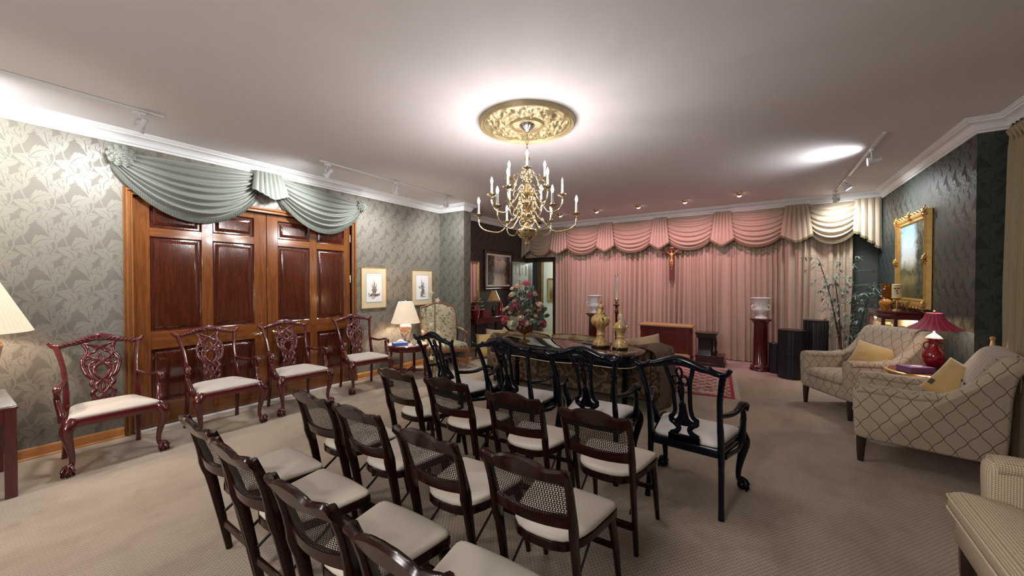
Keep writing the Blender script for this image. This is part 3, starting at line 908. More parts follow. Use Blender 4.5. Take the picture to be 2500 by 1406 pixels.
# swags over the double door
ds = thing('door_swag_valance', 'grey-green satin swags with fringe hung over the double door', 'valance')
def TL(y, z, o): return (XL+.02+o, y, z)
swag('swag', ds, TL, (.99,2.765), (2.24,2.845), .10, .26, .0, .40, 7, SWAGG, FRINGEG, nu=60, fr=.065, bulge=.09, drape=.85, rip=.042)
swag('swag', ds, TL, (2.50,2.845), (3.70,2.735), .22, .08, .0, .385, 7, SWAGG, FRINGEG, nu=60, fr=.065, bulge=.09, drape=.85, rip=.042)
jabot('jabot', ds, TL, 2.21, 2.53, 2.875, lambda u: 2.62-.09*(1-abs(2*u-1.1)), SWAGG, SWAGG, n=7, flare=.05, out=.115, amp=.03, fr=.004)
for (y, z, r) in ((1.05, 2.72, .095), (3.70, 2.69, .075)):
    m = MB()
    for ring in range(4):
        n = 10-ring*2
        for q in range(n):
            a = 2*pi*q/n+ring*.4; rr = r*(.85-ring*.24)
            c = V((XL+.075+ring*.012, y+rr*cos(a), z+rr*sin(a)))
            m.ball(c, r*.30, 8, 6, (.5,1,1))
            m.tube([c+V((0,cos(a+1.2)*r*.2,sin(a+1.2)*r*.2)), c+V((.02,0,0)), c+V((0,-cos(a+1.2)*r*.2,-sin(a+1.2)*r*.2))], .008, 6)
    m.at((XL, y, z), ry=pi/2); m.lathe([(.001,0),(r*.9,0),(r*.95,.03),(r*.7,.07),(.001,.08)], 20)
    build('rosette', m, SWAGG, ds, smooth=180)
# window curtain in the right recess
def TW(y, z, o):
    pull = .06*math.exp(-((z-.98)/.30)**2)+.02*(z/2.8)
    d = max(0, (y-4.2))/.9
    return (1.825-o*1.4+.02*z/2.8, y-pull*d*.35, z)
ct = thing('window_curtain', 'bronze floor-length curtain with tieback in the right recess', 'curtain')
n = 260
m = MB().grid(lambda u, v: TW(lerp(3.0,5.17,u), lerp(2.86,.012,v), pleat(lerp(3.0,5.17,u)*1.1, lerp(2.86,.012,v), 9)*(1 if v > .06 else .6)), n, 26)
build('curtain_panel', m, DRAPER, ct, smooth=180)
m = MB()
for q in range(34):
    y = 3.02+q*.062
    m.tube([(1.825,y,2.86),(1.80,y,2.80),(1.825,y,2.72)], [.010,.020,.006], 6)
build('pinch_pleat_heading', m, DRAPER, ct, smooth=60)
m = MB().ball((1.755,5.14,1.01), .020); m.tube([(1.755,5.14,1.0),(1.755,5.14,.92)], [.012,.022], 10)
build('tieback', m, mat('gold_cord', (.35,.20,.08), .5), ct)
# ---------------------------------------------------------------- chandelier and ceiling fittings
CX, CY = -1.79, 3.03
YAW = radians(32.82)
m = MB()
NU, NV = 220, 56
def med(u, v):
    a = 2*pi*u; r = .44*v
    h = .012
    if v > .93: h = .030*sin(pi*(v-.93)/.07)**.5+.006 if v < .999 else 0.0
    elif v > .885: h = .016+.006*sin((v-.885)/.045*pi*2)
    elif v > .36:
        k = (v-.36)/.525; e = sin(pi*k)**.6
        s1 = abs(sin(a*6+k*5)); s2 = abs(sin(a*10-k*8+2))
        nz = noise.noise(V((cos(a)*r*26, sin(a)*r*26, 3)))
        h = .012+e*(.020*s1*s2+.032*max(0, nz+.12))
    elif v > .30: h = .026*sin(pi*(v-.30)/.06)+.010
    else: h = .014+.010*abs(sin(a*14))*(v/.3)
    return (r*cos(a), r*sin(a), -h*1.25)
m.grid(med, NU, NV, cu=True)
o = build('ceiling_medallion', m, GOLDP, loc=(CX, CY, ZT-.001), smooth=35); tag(o, 'round gold relief medallion on the ceiling above the chandelier', 'medallion')

Z0 = 1.84
ch = thing('chandelier', 'tiered polished brass chandelier with white candle lights under the gold medallion', 'chandelier', (CX, CY, Z0))
def cz(z): return z-Z0
m = MB().lathe([(.001,cz(2.955)),(.072,cz(2.955)),(.070,cz(2.945)),(.052,cz(2.925)),(.030,cz(2.905)),(.012,cz(2.885)),(.001,cz(2.884))], 28, flute=lambda a,z: 1+.05*cos(a*14))
build('canopy', m, CHROME, ch)
m = MB()
for q in range(6):
    z = cz(2.875-q*.040); a = q % 2
    P = [(.010*cos(t)*(1-a), .010*cos(t)*a, z-.026*sin(t)) for t in [k*pi/6 for k in range(12)]]
    m.tube(P, .0032, 6, up=(a,1-a,0), close=True, cap=False)
build('chain', m, BRASS, ch)
prof = [(.001,2.655),(.020,2.655),(.030,2.640),(.012,2.625),(.009,2.590),(.020,2.575),(.030,2.560),(.034,2.535),(.022,2.515),(.012,2.500),(.014,2.47),(.034,2.455),(.042,2.440),(.030,2.425),
        (.016,2.41),(.020,2.38),(.034,2.355),(.040,2.33),(.034,2.31),(.018,2.29),(.014,2.27),(.040,2.262),(.050,2.245),(.052,2.232),(.040,2.205),(.020,2.185),(.014,2.165),(.022,2.150),(.034,2.14),
        (.036,2.11),(.026,2.085),(.018,2.06),(.024,2.045),(.044,2.030),(.058,2.010),(.062,2.00),(.084,1.992),(.090,1.985),(.090,1.968),(.082,1.945),(.062,1.918),(.034,1.900),(.014,1.892),(.010,1.882),(.020,1.874),(.022,1.862),(.014,1.850),(.007,1.843),(.001,1.840)]
m = MB().lathe([(r, cz(z)) for r, z in prof], 36, flute=lambda a, z: 1+(.035*abs(sin(a*9)) if (z < cz(1.99) and z > cz(1.90)) or (cz(2.20) < z < cz(2.25)) else 0))
build('column', m, BRASS, ch, smooth=30)
def scroll(P, r, m, n=8): m.tube(cr(P, 4), r, n)
def carm(az, R, zc, zb, lit=True, small=False):
    ca, sa = cos(az), sin(az)
    def p(r, z): return (r*ca, r*sa, cz(z))
    m = MB()
    dip = zc-.15 if not small else zc-.10
    pts = [p(.018,zb),p(.045,zb+.035),p(.080,zb+.030),p(.100,zb-.01),p(lerp(.10,R,.15),zb-.055),p(lerp(.10,R,.42),dip),p(lerp(.10,R,.78),dip+.012),p(R-.012,dip+.055),p(R,zc-.045),p(R,zc-.005)]
    scroll(pts, .0062 if not small else .005, m)
    # c-scroll above the arm
    c = [p(.100,zb-.01),p(.125,zb+.02),p(.115,zb+.055),p(.085,zb+.062),p(.070,zb+.045),p(.082,zb+.030),p(.094,zb+.038)]
    scroll(c, .0045, m, 6)
    m.ball(p(lerp(.10,R,.12),zb-.045), .013, 10, 8); m.ball(p(lerp(.10,R,.12),zb-.030), .009, 8, 6)
    a = build('arm', m, BRASS, ch, smooth=60)
    q = MB().lathe([(.001,cz(zc)-.012),(.010,cz(zc)-.012),(.016,cz(zc)-.004),(.040,cz(zc)+.004),(.044,cz(zc)+.010),(.040,cz(zc)+.009),(.018,cz(zc)+.004),(.015,cz(zc)+.012),(.016,cz(zc)+.026),(.001,cz(zc)+.026)], 20, c=(R*ca,R*sa,0), flute=lambda an, z: 1+.03*cos(an*10))
    build('drip_pan', q, BRASS, a)
    h = .088
    q = MB().lathe([(.001,cz(zc)+.024),(.0095,cz(zc)+.024),(.0100,cz(zc)+.05),(.0094,cz(zc)+.024+h),(.001,cz(zc)+.025+h)], 12, c=(R*ca,R*sa,0))
    build('candle_sleeve', q, CANDLE, a)
    zb_ = cz(zc)+.025+h
    q = MB().lathe([(.001,zb_),(.006,zb_),(.0075,zb_+.006),(.0115,zb_+.020),(.0110,zb_+.031),(.0060,zb_+.046),(.0020,zb_+.057),(.0004,zb_+.060)], 10, c=(R*ca,R*sa,0))
    build('bulb', q, BULB if lit else CLEARB, a, label='lit flame bulb' if lit else 'unlit clear bulb', smooth=60)
tb = NT('clear_glass_bulb'); CLEARB = tb.set(base=(.75,.78,.8), rough=.05, Transmission_Weight=.8)
for k, a in enumerate((-5,55,115,175,235,295)): carm(radians(a)+YAW, .45, 2.125, 2.12)
for k, a in enumerate((0,62,120,178,238,300)): carm(radians(a)+YAW, .325, 2.305, 2.29, lit=(k != 0))
for k, a in enumerate((5,175,268)): carm(radians(a)+YAW, .165, 2.455 if k < 2 else 2.50, 2.45, small=True)
# scrollwork on the upper column
for q in range(6):
    az = q*pi/3+.3; ca, sa = cos(az), sin(az)
    for (zb, r) in ((2.50,.055),(2.36,.07),(2.20,.075),(2.06,.06)):
        P = [(x*r*ca, x*r*sa, cz(zb+z*r)) for x, z in ((.3,-.7),(.9,-.5),(1.15,.1),(.85,.6),(.45,.45),(.5,.1),(.75,.15))]
        build('scroll', MB().tube(cr(P,3), .0035, 6), BRASS, ch, smooth=60)

# track lights
def track(label, X, y0, y1, heads, sx, grp):
    t = thing('track_light', label, 'track light', (X, (y0+y1)/2, ZT), 0, grp)
    yc = (y0+y1)/2
    m = MB().box((0,0,-.010), (.034, y1-y0, .019), .003); build('rail', m, WHITEM, t)
    for (y, tx, ty, tz, on) in heads:
        ly = y-yc
        m = MB().box((0,ly,-.034), (.030,.085,.028), .004); m.tube([(0,ly,-.045),(0,ly,-.075)], .006, 8)
        P = V((0, ly, -.150)); d = (V((tx-X, ty-yc, tz-ZT))-P).normalized()
        side = d.cross(V((0,0,1))).normalized()
        r = .048
        yk = [P+side*r*cos(a)+V((0,0,1))*r*1.35*sin(a) for a in [k*pi/12 for k in range(13)]]
        m.tube(yk, (.009,.0025), 6, up=tuple(d))
        h = build('lamp_head', m, WHITEM, t)
        q = MB(); rot = d.to_track_quat('Z','Y').to_matrix().to_4x4()
        q.M = Matrix.Translation(P) @ rot
        q.lathe([(.001,-.085),(.022,-.085),(.024,-.080),(.024,-.020),(.044,.018),(.046,.022),(.046,.032),(.041,.032),(.038,.016),(.001,.010)], 20)
        build('can', q, WHITEM, h)
        q = MB(); q.M = Matrix.Translation(P) @ rot
        q.lathe([(.001,.017),(.035,.017),(.030,.024),(.001,.027)], 16)
        build('lens', q, SPOTFACE if on else CHROME, h)
        if on:
            w_ = V((X, yc, ZT))+P+d*.045
            TR.append((tuple(w_), (tx, ty, tz), on))
    return t
TR = []
track('white track light rail on the ceiling above the wallpaper, near left', -4.42, -1.6, 1.18, [(-.25,-5.2,.10,2.72,1.0),(1.02,-5.2,.45,1.6,.75)], 1, 'track lights along the walls')
track('white track light rail with three heads above the octagonal lamp table', -4.42, 2.60, 4.96, [(2.70,-5.2,2.3,2.1,.8),(3.74,-5.2,3.9,1.7,.8),(4.80,-4.9,5.48,2.0,.55)], 1, 'track lights along the walls')
track('white track light rail with three heads in the far right corner', 1.03, 5.10, 8.05, [(5.62,-2.6,5.9,2.50,.5),(6.95,1.66,6.9,1.9,.8),(7.85,1.4,8.4,1.9,.6)], -1, 'track lights along the walls')
# brass eyeball downlights
for i, (x, y) in enumerate(((-2.744,7.394),(-1.918,7.395),(-1.098,7.369),(-.263,7.283),(-3.57,7.43))):
    wds = ['second from the left','third from the left','fourth from the left','rightmost, nearest the bamboo','leftmost, behind the chandelier']
    t = thing('eyeball_downlight', 'round brass eyeball ceiling light facing the drape, '+wds[i], 'ceiling light', (x, y, ZT), 0, 'brass eyeball downlights before the drape')
    build('trim_ring', MB().lathe([(.040,0),(.075,0),(.073,-.006),(.055,-.010),(.040,-.006)], 28, cap=False), BRASS, t)
    build('eyeball', MB().ball((0,0,-.008), .052, 20, 14, (1,1,.8)), BRASS, t)
    q = MB(); d = V((0,.75,-.66)).normalized(); q.M = Matrix.Translation(V((0,0,-.008))+d*.036) @ d.to_track_quat('Z','Y').to_matrix().to_4x4()
    q.lathe([(.001,0),(.030,0),(.031,.010),(.025,.012),(.001,.009)], 18)
    build('lens', q, PINKFACE, t)
    PK = globals().setdefault('PINKS', []); PK.append((x, y+.05, ZT-.065))
o = build('dome_camera', MB().lathe([(.001,-.055),(.012,-.053),(.026,-.042),(.032,-.026),(.034,-.010),(.042,-.008),(.044,0),(.001,0)], 20), PLASTICB, loc=(-4.45, 8.15, ZT)); tag(o, 'small black dome camera on the ceiling behind the chandelier', 'camera')
# ---------------------------------------------------------------- upholstered pieces
YZ = Matrix(((0,0,1,0),(1,0,0,0),(0,1,0,0),(0,0,0,1)))   # (a,b,c) -> (x=c, y=a, z=b)
def armchair(name, label, cat, clo, legm, loc, rz, group=None, w=.37, arm_h=.635, back_h=.985, piping=None, t_cush=False):
    fa_ = .035 if t_cush else 0
    t = thing(name, label, cat, loc, rz, group)
    iw = w-.115
    k = arm_h-.635; b = back_h-.985
    # sides: one silhouette from the arm front up to the rolled back
    prof = [(-.385,.205),(-.2,.20),(0,.20),(.2,.20),(.345,.205),(.380,.235),(.388,.30),(.394,.42),(.400,.575+k),(.385,.620+k),(.350,.640+k),(.20,.635+k),(.04,.628+k),(-.10,.650+k),(-.20,.710+k*.5),(-.28,.80+b*.5),(-.345,.90+b),(-.40,.965+b),(-.465,.975+b),(-.515,.94+b),(-.505,.89+b),(-.465,.84+b),(-.44,.70),(-.43,.50),(-.42,.32),(-.41,.24)]
    prof = [(a-fa_*max(0,min(1,(a+.1)/.4)), c) for a, c in prof]
    prof = [tuple(p) for p in [(v.x, v.y) for v in cr([(a, c, 0) for a, c in prof+[prof[0]]], 3)][:-1]]
    for s in (-1, 1):
        m = MB(); m.M = YZ
        a, b_ = (iw, w) if s > 0 else (-w, -iw)
        n = len(prof); cx = sum(p[0] for p in prof)/n; cy = sum(p[1] for p in prof)/n
        def ins(d):
            r = []
            for i, p in enumerate(prof):
                q = V(prof[(i+1) % n])-V(prof[i-1]); nn = V((q.y, -q.x)); nn = nn.normalized() if nn.length else nn
                r.append((p[0]-nn.x*d, p[1]-nn.y*d))
            return r
        rs = []
        for (d, x) in ((.022,0),(.008,.010),(0,.028),(0,.087),(.008,.105),(.022,.115)):
            rs.append([(p[0], p[1], a+x) for p in ins(d)])
        m.rings(rs)
        o = build('arm', m, clo, t, smooth=60, uv=True)
        # padded roll along the arm top
        q = MB().tube(cr([(s*(w-.058),.372-fa_,.605+k),(s*(w-.058),.29-fa_,.612+k),(s*(w-.058),.05,.605+k),(s*(w-.058),-.08,.622+k)],4), (.070,.042), 14)
        build('arm_pad', q, clo, o, smooth=60, uv=True)
    # back
    pb = [(-.40,.22),(-.20,.22),(-.20,.40),(-.215,.60),(-.255,.76),(-.315,.88+b),(-.365,.955+b),(-.42,.985+b),(-.475,.985+b),(-.520,.95+b),(-.515,.90+b),(-.47,.84+b),(-.445,.70),(-.43,.45)]
    pb = [(v.x, v.y) for v in cr([(a, c, 0) for a, c in pb+[pb[0]]], 3)][:-1]
    m = MB(); m.M = YZ; rs = []
    for (x, d) in ((-iw-.02,.01),(-iw+.01,0),(0,0),(iw-.01,0),(iw+.02,.01)): rs.append([(p[0], p[1], x) for p in pb])
    m.rings(rs); bk_ = build('back', m, clo, t, smooth=60, uv=True)
    for s in (-1, 0, 1):
        q = MB().ball((s*.13,-.238-.0,.72), .012, 8, 6, (1,.5,1)); build('tuft_button', q, clo, bk_)
    m = MB().box((0,-.005+(.035 if t_cush else 0),.29), (2*iw+.02 if not t_cush else 2*w-.02,.76+(.07 if t_cush else 0),.18), .03); build('seat_base', m, clo, t, smooth=60, uv=True)
    m = MB(); yf = .405 if not t_cush else .47
    out = rounded([(-iw+.004,-.20),(iw-.004,-.20),(iw-.004,yf),(-iw+.004,yf)], .04)
    if t_cush: out = rounded([(-iw+.004,-.20),(iw-.004,-.20),(iw-.004,.34),(w-.01,.34),(w-.01,yf),(-w+.01,yf),(-w+.01,.34),(-iw+.004,.34)], .03)
    pad(m, out, .375, .075 if not t_cush else .095, .035 if not t_cush else .06, .96); cu = build('seat_cushion', m, clo, t, smooth=60, uv=True)
    if piping:
        for z in (.385,.445):
            build('piping', MB().tube([(p[0]*1.005, .1+(p[1]-.1)*1.005, z) for p in out], .005, 6, close=True, cap=False), piping, cu)
    for s in (-1, 1):
        m = MB().tube([(s*(w-.05),.345+(.06 if t_cush else 0),0),(s*(w-.05),.345+(.06 if t_cush else 0),.10),(s*(w-.05),.34+(.06 if t_cush else 0),.21)], [.020,.027,.034], 8, sq=.9, up=(0,1,0)); build('leg', m, legm, t)
        m = MB().tube([(s*(w-.06),-.44,0),(s*(w-.06),-.40,.08),(s*(w-.06),-.365,.21)], [.020,.027,.034], 8, sq=.9, up=(0,1,0)); build('leg', m, legm, t)
    return t
armchair('upholstered_armchair', 'cream lattice-patterned armchair in front of the lit curio cabinet', 'armchair', TREL, DARKW, (.985,5.93,0), radians(120.6), 'lattice-patterned armchairs', w=.38)
armchair('upholstered_armchair', 'cream lattice-patterned armchair seen from its side by the right curtain', 'armchair', TREL, DARKW, (1.148,4.56,0), radians(78.5), 'lattice-patterned armchairs', w=.39)
PIPE = mat('cream_piping', (.60,.50,.36), .8)
armchair('checked_armchair', 'cream and brown checked armchair cropped by the bottom right corner', 'armchair', CHECK, DARKW, (1.25,2.30,0), radians(87), None, w=.47, arm_h=.675, back_h=.98, piping=PIPE, t_cush=True)

def pillow(name, label, clo, loc, w, h, th, rot, group=None, parent=None, stamp=False):
    def f(sgn):
        def g(u, v):
            x, z = (u-.5)*2, (v-.5)*2
            e = max(0, (1-abs(x)**2.2))*max(0,(1-abs(z)**2.2))
            px = x*(1-.07*(1-abs(z)**2)*abs(x)); pz = z*(1-.07*(1-abs(x)**2)*abs(z))
            wr = noise.noise(V((x*2.2+loc[0], z*2.2, sgn)))*.012
            return (px*w/2, sgn*(e**.62*th/2)+wr*e, pz*h/2)
        return g
    m = MB().grid(f(1), 18, 18).grid(f(-1), 18, 18, flip=True)
    me_ = build(name, m, clo, parent, smooth=180)
    me_.location = loc; me_.rotation_euler = rot
    if label: tag(me_, label, 'cushion', group)
    bm = bmesh.new(); bm.from_mesh(me_.data); bmesh.ops.remove_doubles(bm, verts=bm.verts, dist=.002); bmesh.ops.recalc_face_normals(bm, faces=bm.faces); bm.to_mesh(me_.data); bm.free()
    return me_
pillow('throw_pillow', 'mustard cushion resting in the lattice armchair before the curio cabinet', YELLOW, (1.13,5.99,.645), .40, .30, .19, (radians(-26),radians(12),radians(-37)), 'mustard cushions')
pl = pillow('throw_pillow', 'mustard cushion tilted in the side-on lattice armchair', YELLOW, (1.385,4.645,.665), .31, .35, .18, (radians(-28),radians(24),radians(-46)), 'mustard cushions')
m = MB().box((-.09,-.075,-.08),(.030,.004,.045),.001); build('label_patch', m, mat('dark_patch',(.07,.045,.02),.7), pl)

# sofa with its back to the long table
sf = thing('sofa', 'floral sofa with its back against the long black table, facing the drape', 'sofa', (-2.25,5.12,0))
m = MB(); m.M = YZ
pb = [(-.42,.10),(-.20,.10),(-.20,.55),(-.22,.66),(-.27,.72),(-.34,.735),(-.41,.70),(-.43,.60)]
pb = [(v.x, v.y) for v in cr([(a, c, 0) for a, c in pb+[pb[0]]], 3)][:-1]
m.rings([[(p[0],p[1],x) for p in pb] for x in (-1.18,-.6,0,.6,1.18)]); build('back', m, SOFAC, sf, smooth=60)
for s in (-1, 1):
    m = MB().box((s*1.20,.06,.33), (.19,.90,.46), .05).tube([(s*1.20,.50,.54),(s*1.20,.1,.55),(s*1.20,-.36,.56)], .10, 16); build('arm', m, SOFAC, sf, smooth=60)
build('seat_base', MB().box((0,.10,.24), (2.25,.80,.26), .03), SOFAC, sf, smooth=60)
for i in range(3):
    m = MB(); pad(m, rounded([(-1.10+i*.735,-.20),(-1.105+(i+1)*.735,-.20),(-1.105+(i+1)*.735,.52),(-1.10+i*.735,.52)], .04), .36, .09, .03); build('seat_cushion', m, SOFAC, sf, smooth=60)
for (x0, x1, hh) in ((-1.02,-.24,.775),(-.22,.54,.790)):
    def g(u, v, sg):
        x = lerp(x0, x1, u); e = sin(pi*min(1,max(0,u)))**.35 if 0 < u < 1 else 0
        z = lerp(.42, hh-.05+.05*e, v); y = -.22+.03*v*-1 + sg*.09*e*(sin(pi*min(1,v))**.5 if 0<v<1 else 0)
        return (x, y, z)
    m = MB().grid(lambda u,v: g(u,v,1), 20, 12).grid(lambda u,v: g(u,v,-1), 20, 12, flip=True); cu = build('back_cushion', m, SOFAT, sf, smooth=180)
    build('piping', MB().tube([g(i/24,1,0) for i in range(25)], .009, 8), SOFAC, cu)
for (x, y) in ((-1.15,-.33),(1.15,-.33),(-1.15,.42),(1.15,.42)): build('leg', MB().tube([(x,y,0),(x,y,.12)], [.022,.032], 8, sq=.9), DARKW, sf)
pillow('throw_pillow', 'golden pillow at the left end of the sofa, nearest the alcove', YELLOW, (-3.30,4.98,.58), .36, .34, .13, (radians(15),radians(38),radians(20)), 'golden pillows on the sofa')
pillow('throw_pillow', 'golden pillow tipped over beside the vase end of the sofa', YELLOW, (-3.05,4.98,.64), .34, .24, .11, (radians(30),radians(-20),radians(-15)), 'golden pillows on the sofa')
pillow('throw_pillow', 'tan pillow peeking over the right end of the sofa', TAN, (-1.22,5.02,.64), .44, .38, .14, (radians(12),radians(-12),radians(12)))
def throwf():
    t = NT('brown_knit_throw'); x, y, z = t.xyz(t.coord())
    a = ((x*1.0+z*.8+y*.6)*(2*pi/.022)).sin()*.5+.5; n = t.noise(t.coord(), scale=40, detail=3)
    n2 = t.noise(t.coord(), scale=5)
    return t.set(base=t.mix(a*.5+n*.5, (.050,.028,.018), t.mix(n2, (.20,.11,.065), (.13,.085,.055))), rough=.95, bump=a, bs=.6, bd=.004)
KNIT = throwf()
def tw(u, v):
    # over the sofa's right corner: comes up from the seat, over the arm and down to the floor
    yv = lerp(4.66, 5.12, u)
    if v < .30: k = v/.30; x, z = lerp(-1.32,-1.10,k), .70+.045*sin(k*pi/2)
    elif v < .45: k = (v-.30)/.15; x, z = lerp(-1.10,-.925,k), .745-.06*k*k
    else: k = (v-.45)/.55; x, z = -.925+.055*sin(k*pi*.9)+.03*k, .685-.66*k
    wv = .016*sin(u*17+v*5)*min(1,v*2)+.01*noise.noise(V((u*6,v*6,2)))
    bul = -.10*max(0,1-u*2.2)*sin(pi*min(1,v*1.05))**1
    return (x+wv-(.06*(1-u)**3)*(v>.3), yv+bul*.6+.05*v*(1-u)*-1.2, z+.01*sin(u*9))
m = MB().grid(tw, 44, 50); o = build('knit_throw', m, KNIT, None, smooth=180)
sm = o.modifiers.new('solidify','SOLIDIFY'); sm.thickness = .008
tag(o, 'brown ribbed knit throw draped over the sofa end beside the long table', 'throw blanket')

# needlepoint armchair in the corner
nc = thing('needlepoint_armchair', 'needlepoint armchair with high arched back in the wallpapered corner', 'armchair', (-4.66,5.02,0), radians(-117.4))
LW = wood('walnut_frame', (.13,.045,.020), (.24,.095,.04), .3, 2, 1.5, .4, .5)
ow = [(-.30,.32),(.30,.32),(.33,.60),(.335,.95),(.315,1.055),(.20,1.085),(.08,1.125),(0,1.135),(-.08,1.125),(-.20,1.085),(-.315,1.055),(-.335,.95),(-.33,.60)]
def tilt(x, z, o=0): return (x, -.255-(z-.45)*.20+o, z)
m = MB().tube([tilt(x,z) for x, z in ow], (.020,.020), 8, close=True, cap=False, up=(0,1,0)); build('back_frame', m, LW, nc, smooth=60)
def bf(sg):
    def g(u, v):
        a = u*2*pi; n = len(ow); i = u*n; k = int(i) % n; fr_ = i-int(i)
        p = V(ow[k])*(1-fr_)+V(ow[(k+1)%n])*fr_; c = V((0,.72)); q = c+(p-c)*v*.96
        return tilt(q.x, q.y, sg*(.012+.035*(1-v**4)))
    return g
build('back', MB().grid(bf(1), 52, 8, cu=True).grid(bf(-1), 52, 8, cu=True, flip=True), TAPES, nc, smooth=60)
build('seat_rail', MB().prism(rounded([(-.29,-.27),(.29,-.27),(.35,.28),(-.35,.28)], .04), .31, .375, .006), LW, nc)
m = MB(); pad(m, rounded([(-.285,-.25),(.285,-.25),(.345,.275),(-.345,.275)], .06), .365, .075, .05); build('seat', m, TAPES, nc, smooth=60)
for s in (-1, 1):
    P = cr([(s*.31,.235,.36),(s*.335,.262,.30),(s*.325,.262,.22),(s*.305,.245,.12),(s*.31,.262,.04),(s*.325,.285,.012)], 4); build('leg', MB().tube(P, [lerp(.034,.016,min(1,i/14)) for i in range(len(P))], 10), LW, nc, smooth=60)
    build('leg', MB().tube([(s*.26,-.25,.34),(s*.27,-.29,.15),(s*.28,-.33,0)], [.026,.020,.016], 8), LW, nc)
    P = cr([tilt(s*.325,.68),(s*.345,-.20,.665),(s*.375,-.05,.625),(s*.385,.08,.628),(s*.385,.125,.615),(s*.380,.118,.59)], 4); build('arm', MB().tube(P, (.020,.016), 10), LW, nc, smooth=60)
    P = cr([(s*.335,.10,.36),(s*.360,.055,.44),(s*.385,.03,.52),(s*.385,.08,.615)], 4); build('arm_support', MB().tube(P, .015, 10), LW, nc, smooth=60)
    build('arm_pad', MB().tube([(s*.350,-.17,.675),(s*.365,-.08,.655),(s*.376,-.01,.640)], (.026,.016), 10), TAPES, nc, smooth=60)

# ---------------------------------------------------------------- tables
# long black table with a serpentine mirror top
ct = thing('console_table', 'long black serpentine table with mirror-dark top behind the black armchairs', 'table', (-2.03,4.22,0))
def serp(k, n=64):
    out = []
    for i in range(n):
        a = 2*pi*i/n; c, s_ = cos(a), sin(a)
        x = 1.00*(abs(c)**.62)*(1 if c >= 0 else -1)
        y = .33*(abs(s_)**.50)*(1 if s_ >= 0 else -1)
        if s_ < 0: y -= .045*cos(x*pi*2.0)*abs(s_)
        out.append((x*k, y*k))
    return out
build('table_top', MB().prism(serp(1), .728, .752, .008), DARKW, ct, smooth=50)
build('mirror_top', MB().prism(serp(.965), .750, .7555, .001), GLASSD, ct, smooth=50)
build('apron', MB().prism(serp(.93), .60, .728, .004), BLACKL, ct, smooth=50)
BL = MB(); P = serp(.937); BL.rings([[(p[0],p[1],.600) for p in P],[(p[0]*1.006,p[1]*1.006,.604) for p in P],[(p[0],p[1],.609) for p in P]], cap=False)
build('inlay_band', BL, mat('cream_inlay', (.55,.45,.28), .4), ct)
for (x, y) in ((-.74,-.20),(.74,-.20),(-.74,.20),(.74,.20)):
    m = MB().lathe([(.001,0),(.030,0),(.034,.03),(.022,.06),(.026,.09),(.034,.14),(.040,.25),(.034,.36),(.024,.41),(.040,.43),(.026,.45),(.030,.47),(.044,.49),(.030,.51),(.036,.53),(.040,.60),(.001,.60)], 18, c=(x,y,0)); build('leg', m, BLACKL, ct, smooth=60)

# octagonal lamp table
ot = thing('lamp_table', 'octagonal red wood side table with stone top between the red and needlepoint chairs', 'table', (-4.74,4.25,0))
oc = [(.355*cos(pi/8+k*pi/4)/cos(pi/8)*.93, .355*sin(pi/8+k*pi/4)/cos(pi/8)*.93) for k in range(8)]
build('table_top', MB().prism(oc, .495, .520, .006), MAHOX, ot)
build('stone_top', MB().prism([(x*.90,y*.90) for x, y in oc], .517, .524, .001), MARBLE, ot)
build('apron', MB().prism([(x*.88,y*.88) for x, y in oc], .425, .495, .002), MAHOX, ot)
for (x, y) in ((.25,.13),(.13,-.25),(-.25,-.13),(-.13,.25)):
    m = MB().tube([(x*1.04,y*1.04,0),(x,y,.03),(x,y,.44)], [.028,.024,.028], 6); build('leg', m, MAHO, ot)
build('stretcher', MB().box((0,0,.10),(.50,.03,.035),.004,Matrix.Rotation(radians(27),3,'Z')).box((0,0,.1),(.03,.50,.034),.004,Matrix.Rotation(radians(27),3,'Z')), MAHOX, ot)

# square table at the left edge
lt = thing('side_table', 'square red wood side table with glass top cropped by the left edge', 'table', (-4.72,-.02,0))
build('table_top', MB().box((0,0,.628), (.74,.76,.024), .006), MAHOX, lt)
GLASS = NT('table_glass').set(base=(.55,.6,.6), rough=.04, Specular_IOR_Level=.8, Alpha=.35)
build('glass_top', MB().box((0,0,.645), (.73,.75,.008), .002), GLASS, lt)
build('apron', MB().box((0,-.345,.565),(.68,.022,.10),.003).box((0,.345,.565),(.68,.022,.10),.003).box((-.335,0,.565),(.022,.68,.10),.003).box((.335,0,.565),(.022,.68,.10),.003), MAHOX, lt)
for x in (-.335,.335):
    for y in (-.345,.345): build('leg', MB().box((x,y,.31), (.056,.056,.62), .004), MAHO, lt)

# little round table between the lattice armchairs
rt = thing('round_table', 'small round table with red top and gilt rim between the lattice armchairs', 'table', (1.355,5.22,0))
build('table_top', MB().lathe([(.001,.62),(.27,.62),(.285,.632),(.285,.646),(.27,.654),(.001,.654)], 48), GILT, rt)
build('leather_top', MB().lathe([(.001,.652),(.255,.652),(.255,.6565),(.001,.6565)], 48), mat('oxblood_leather', (.15,.012,.02), .35), rt)
build('apron', MB().lathe([(.001,.56),(.245,.56),(.25,.62),(.001,.62)], 48), mat('gilt_apron', (.33,.23,.07), .4), rt)
build('column', MB().lathe([(.001,.03),(.03,.03),(.045,.08),(.03,.14),(.028,.3),(.045,.36),(.03,.42),(.05,.55),(.001,.56)], 20), MAHO, rt, smooth=60)
for k in range(3):
    a = 2*pi*k/3+.4; P = cr([(.03*cos(a),.03*sin(a),.16),(.12*cos(a),.12*sin(a),.10),(.20*cos(a),.20*sin(a),.03),(.235*cos(a),.235*sin(a),.014)],4); build('foot', MB().tube(P, .017, 8), MAHO, rt, smooth=60)

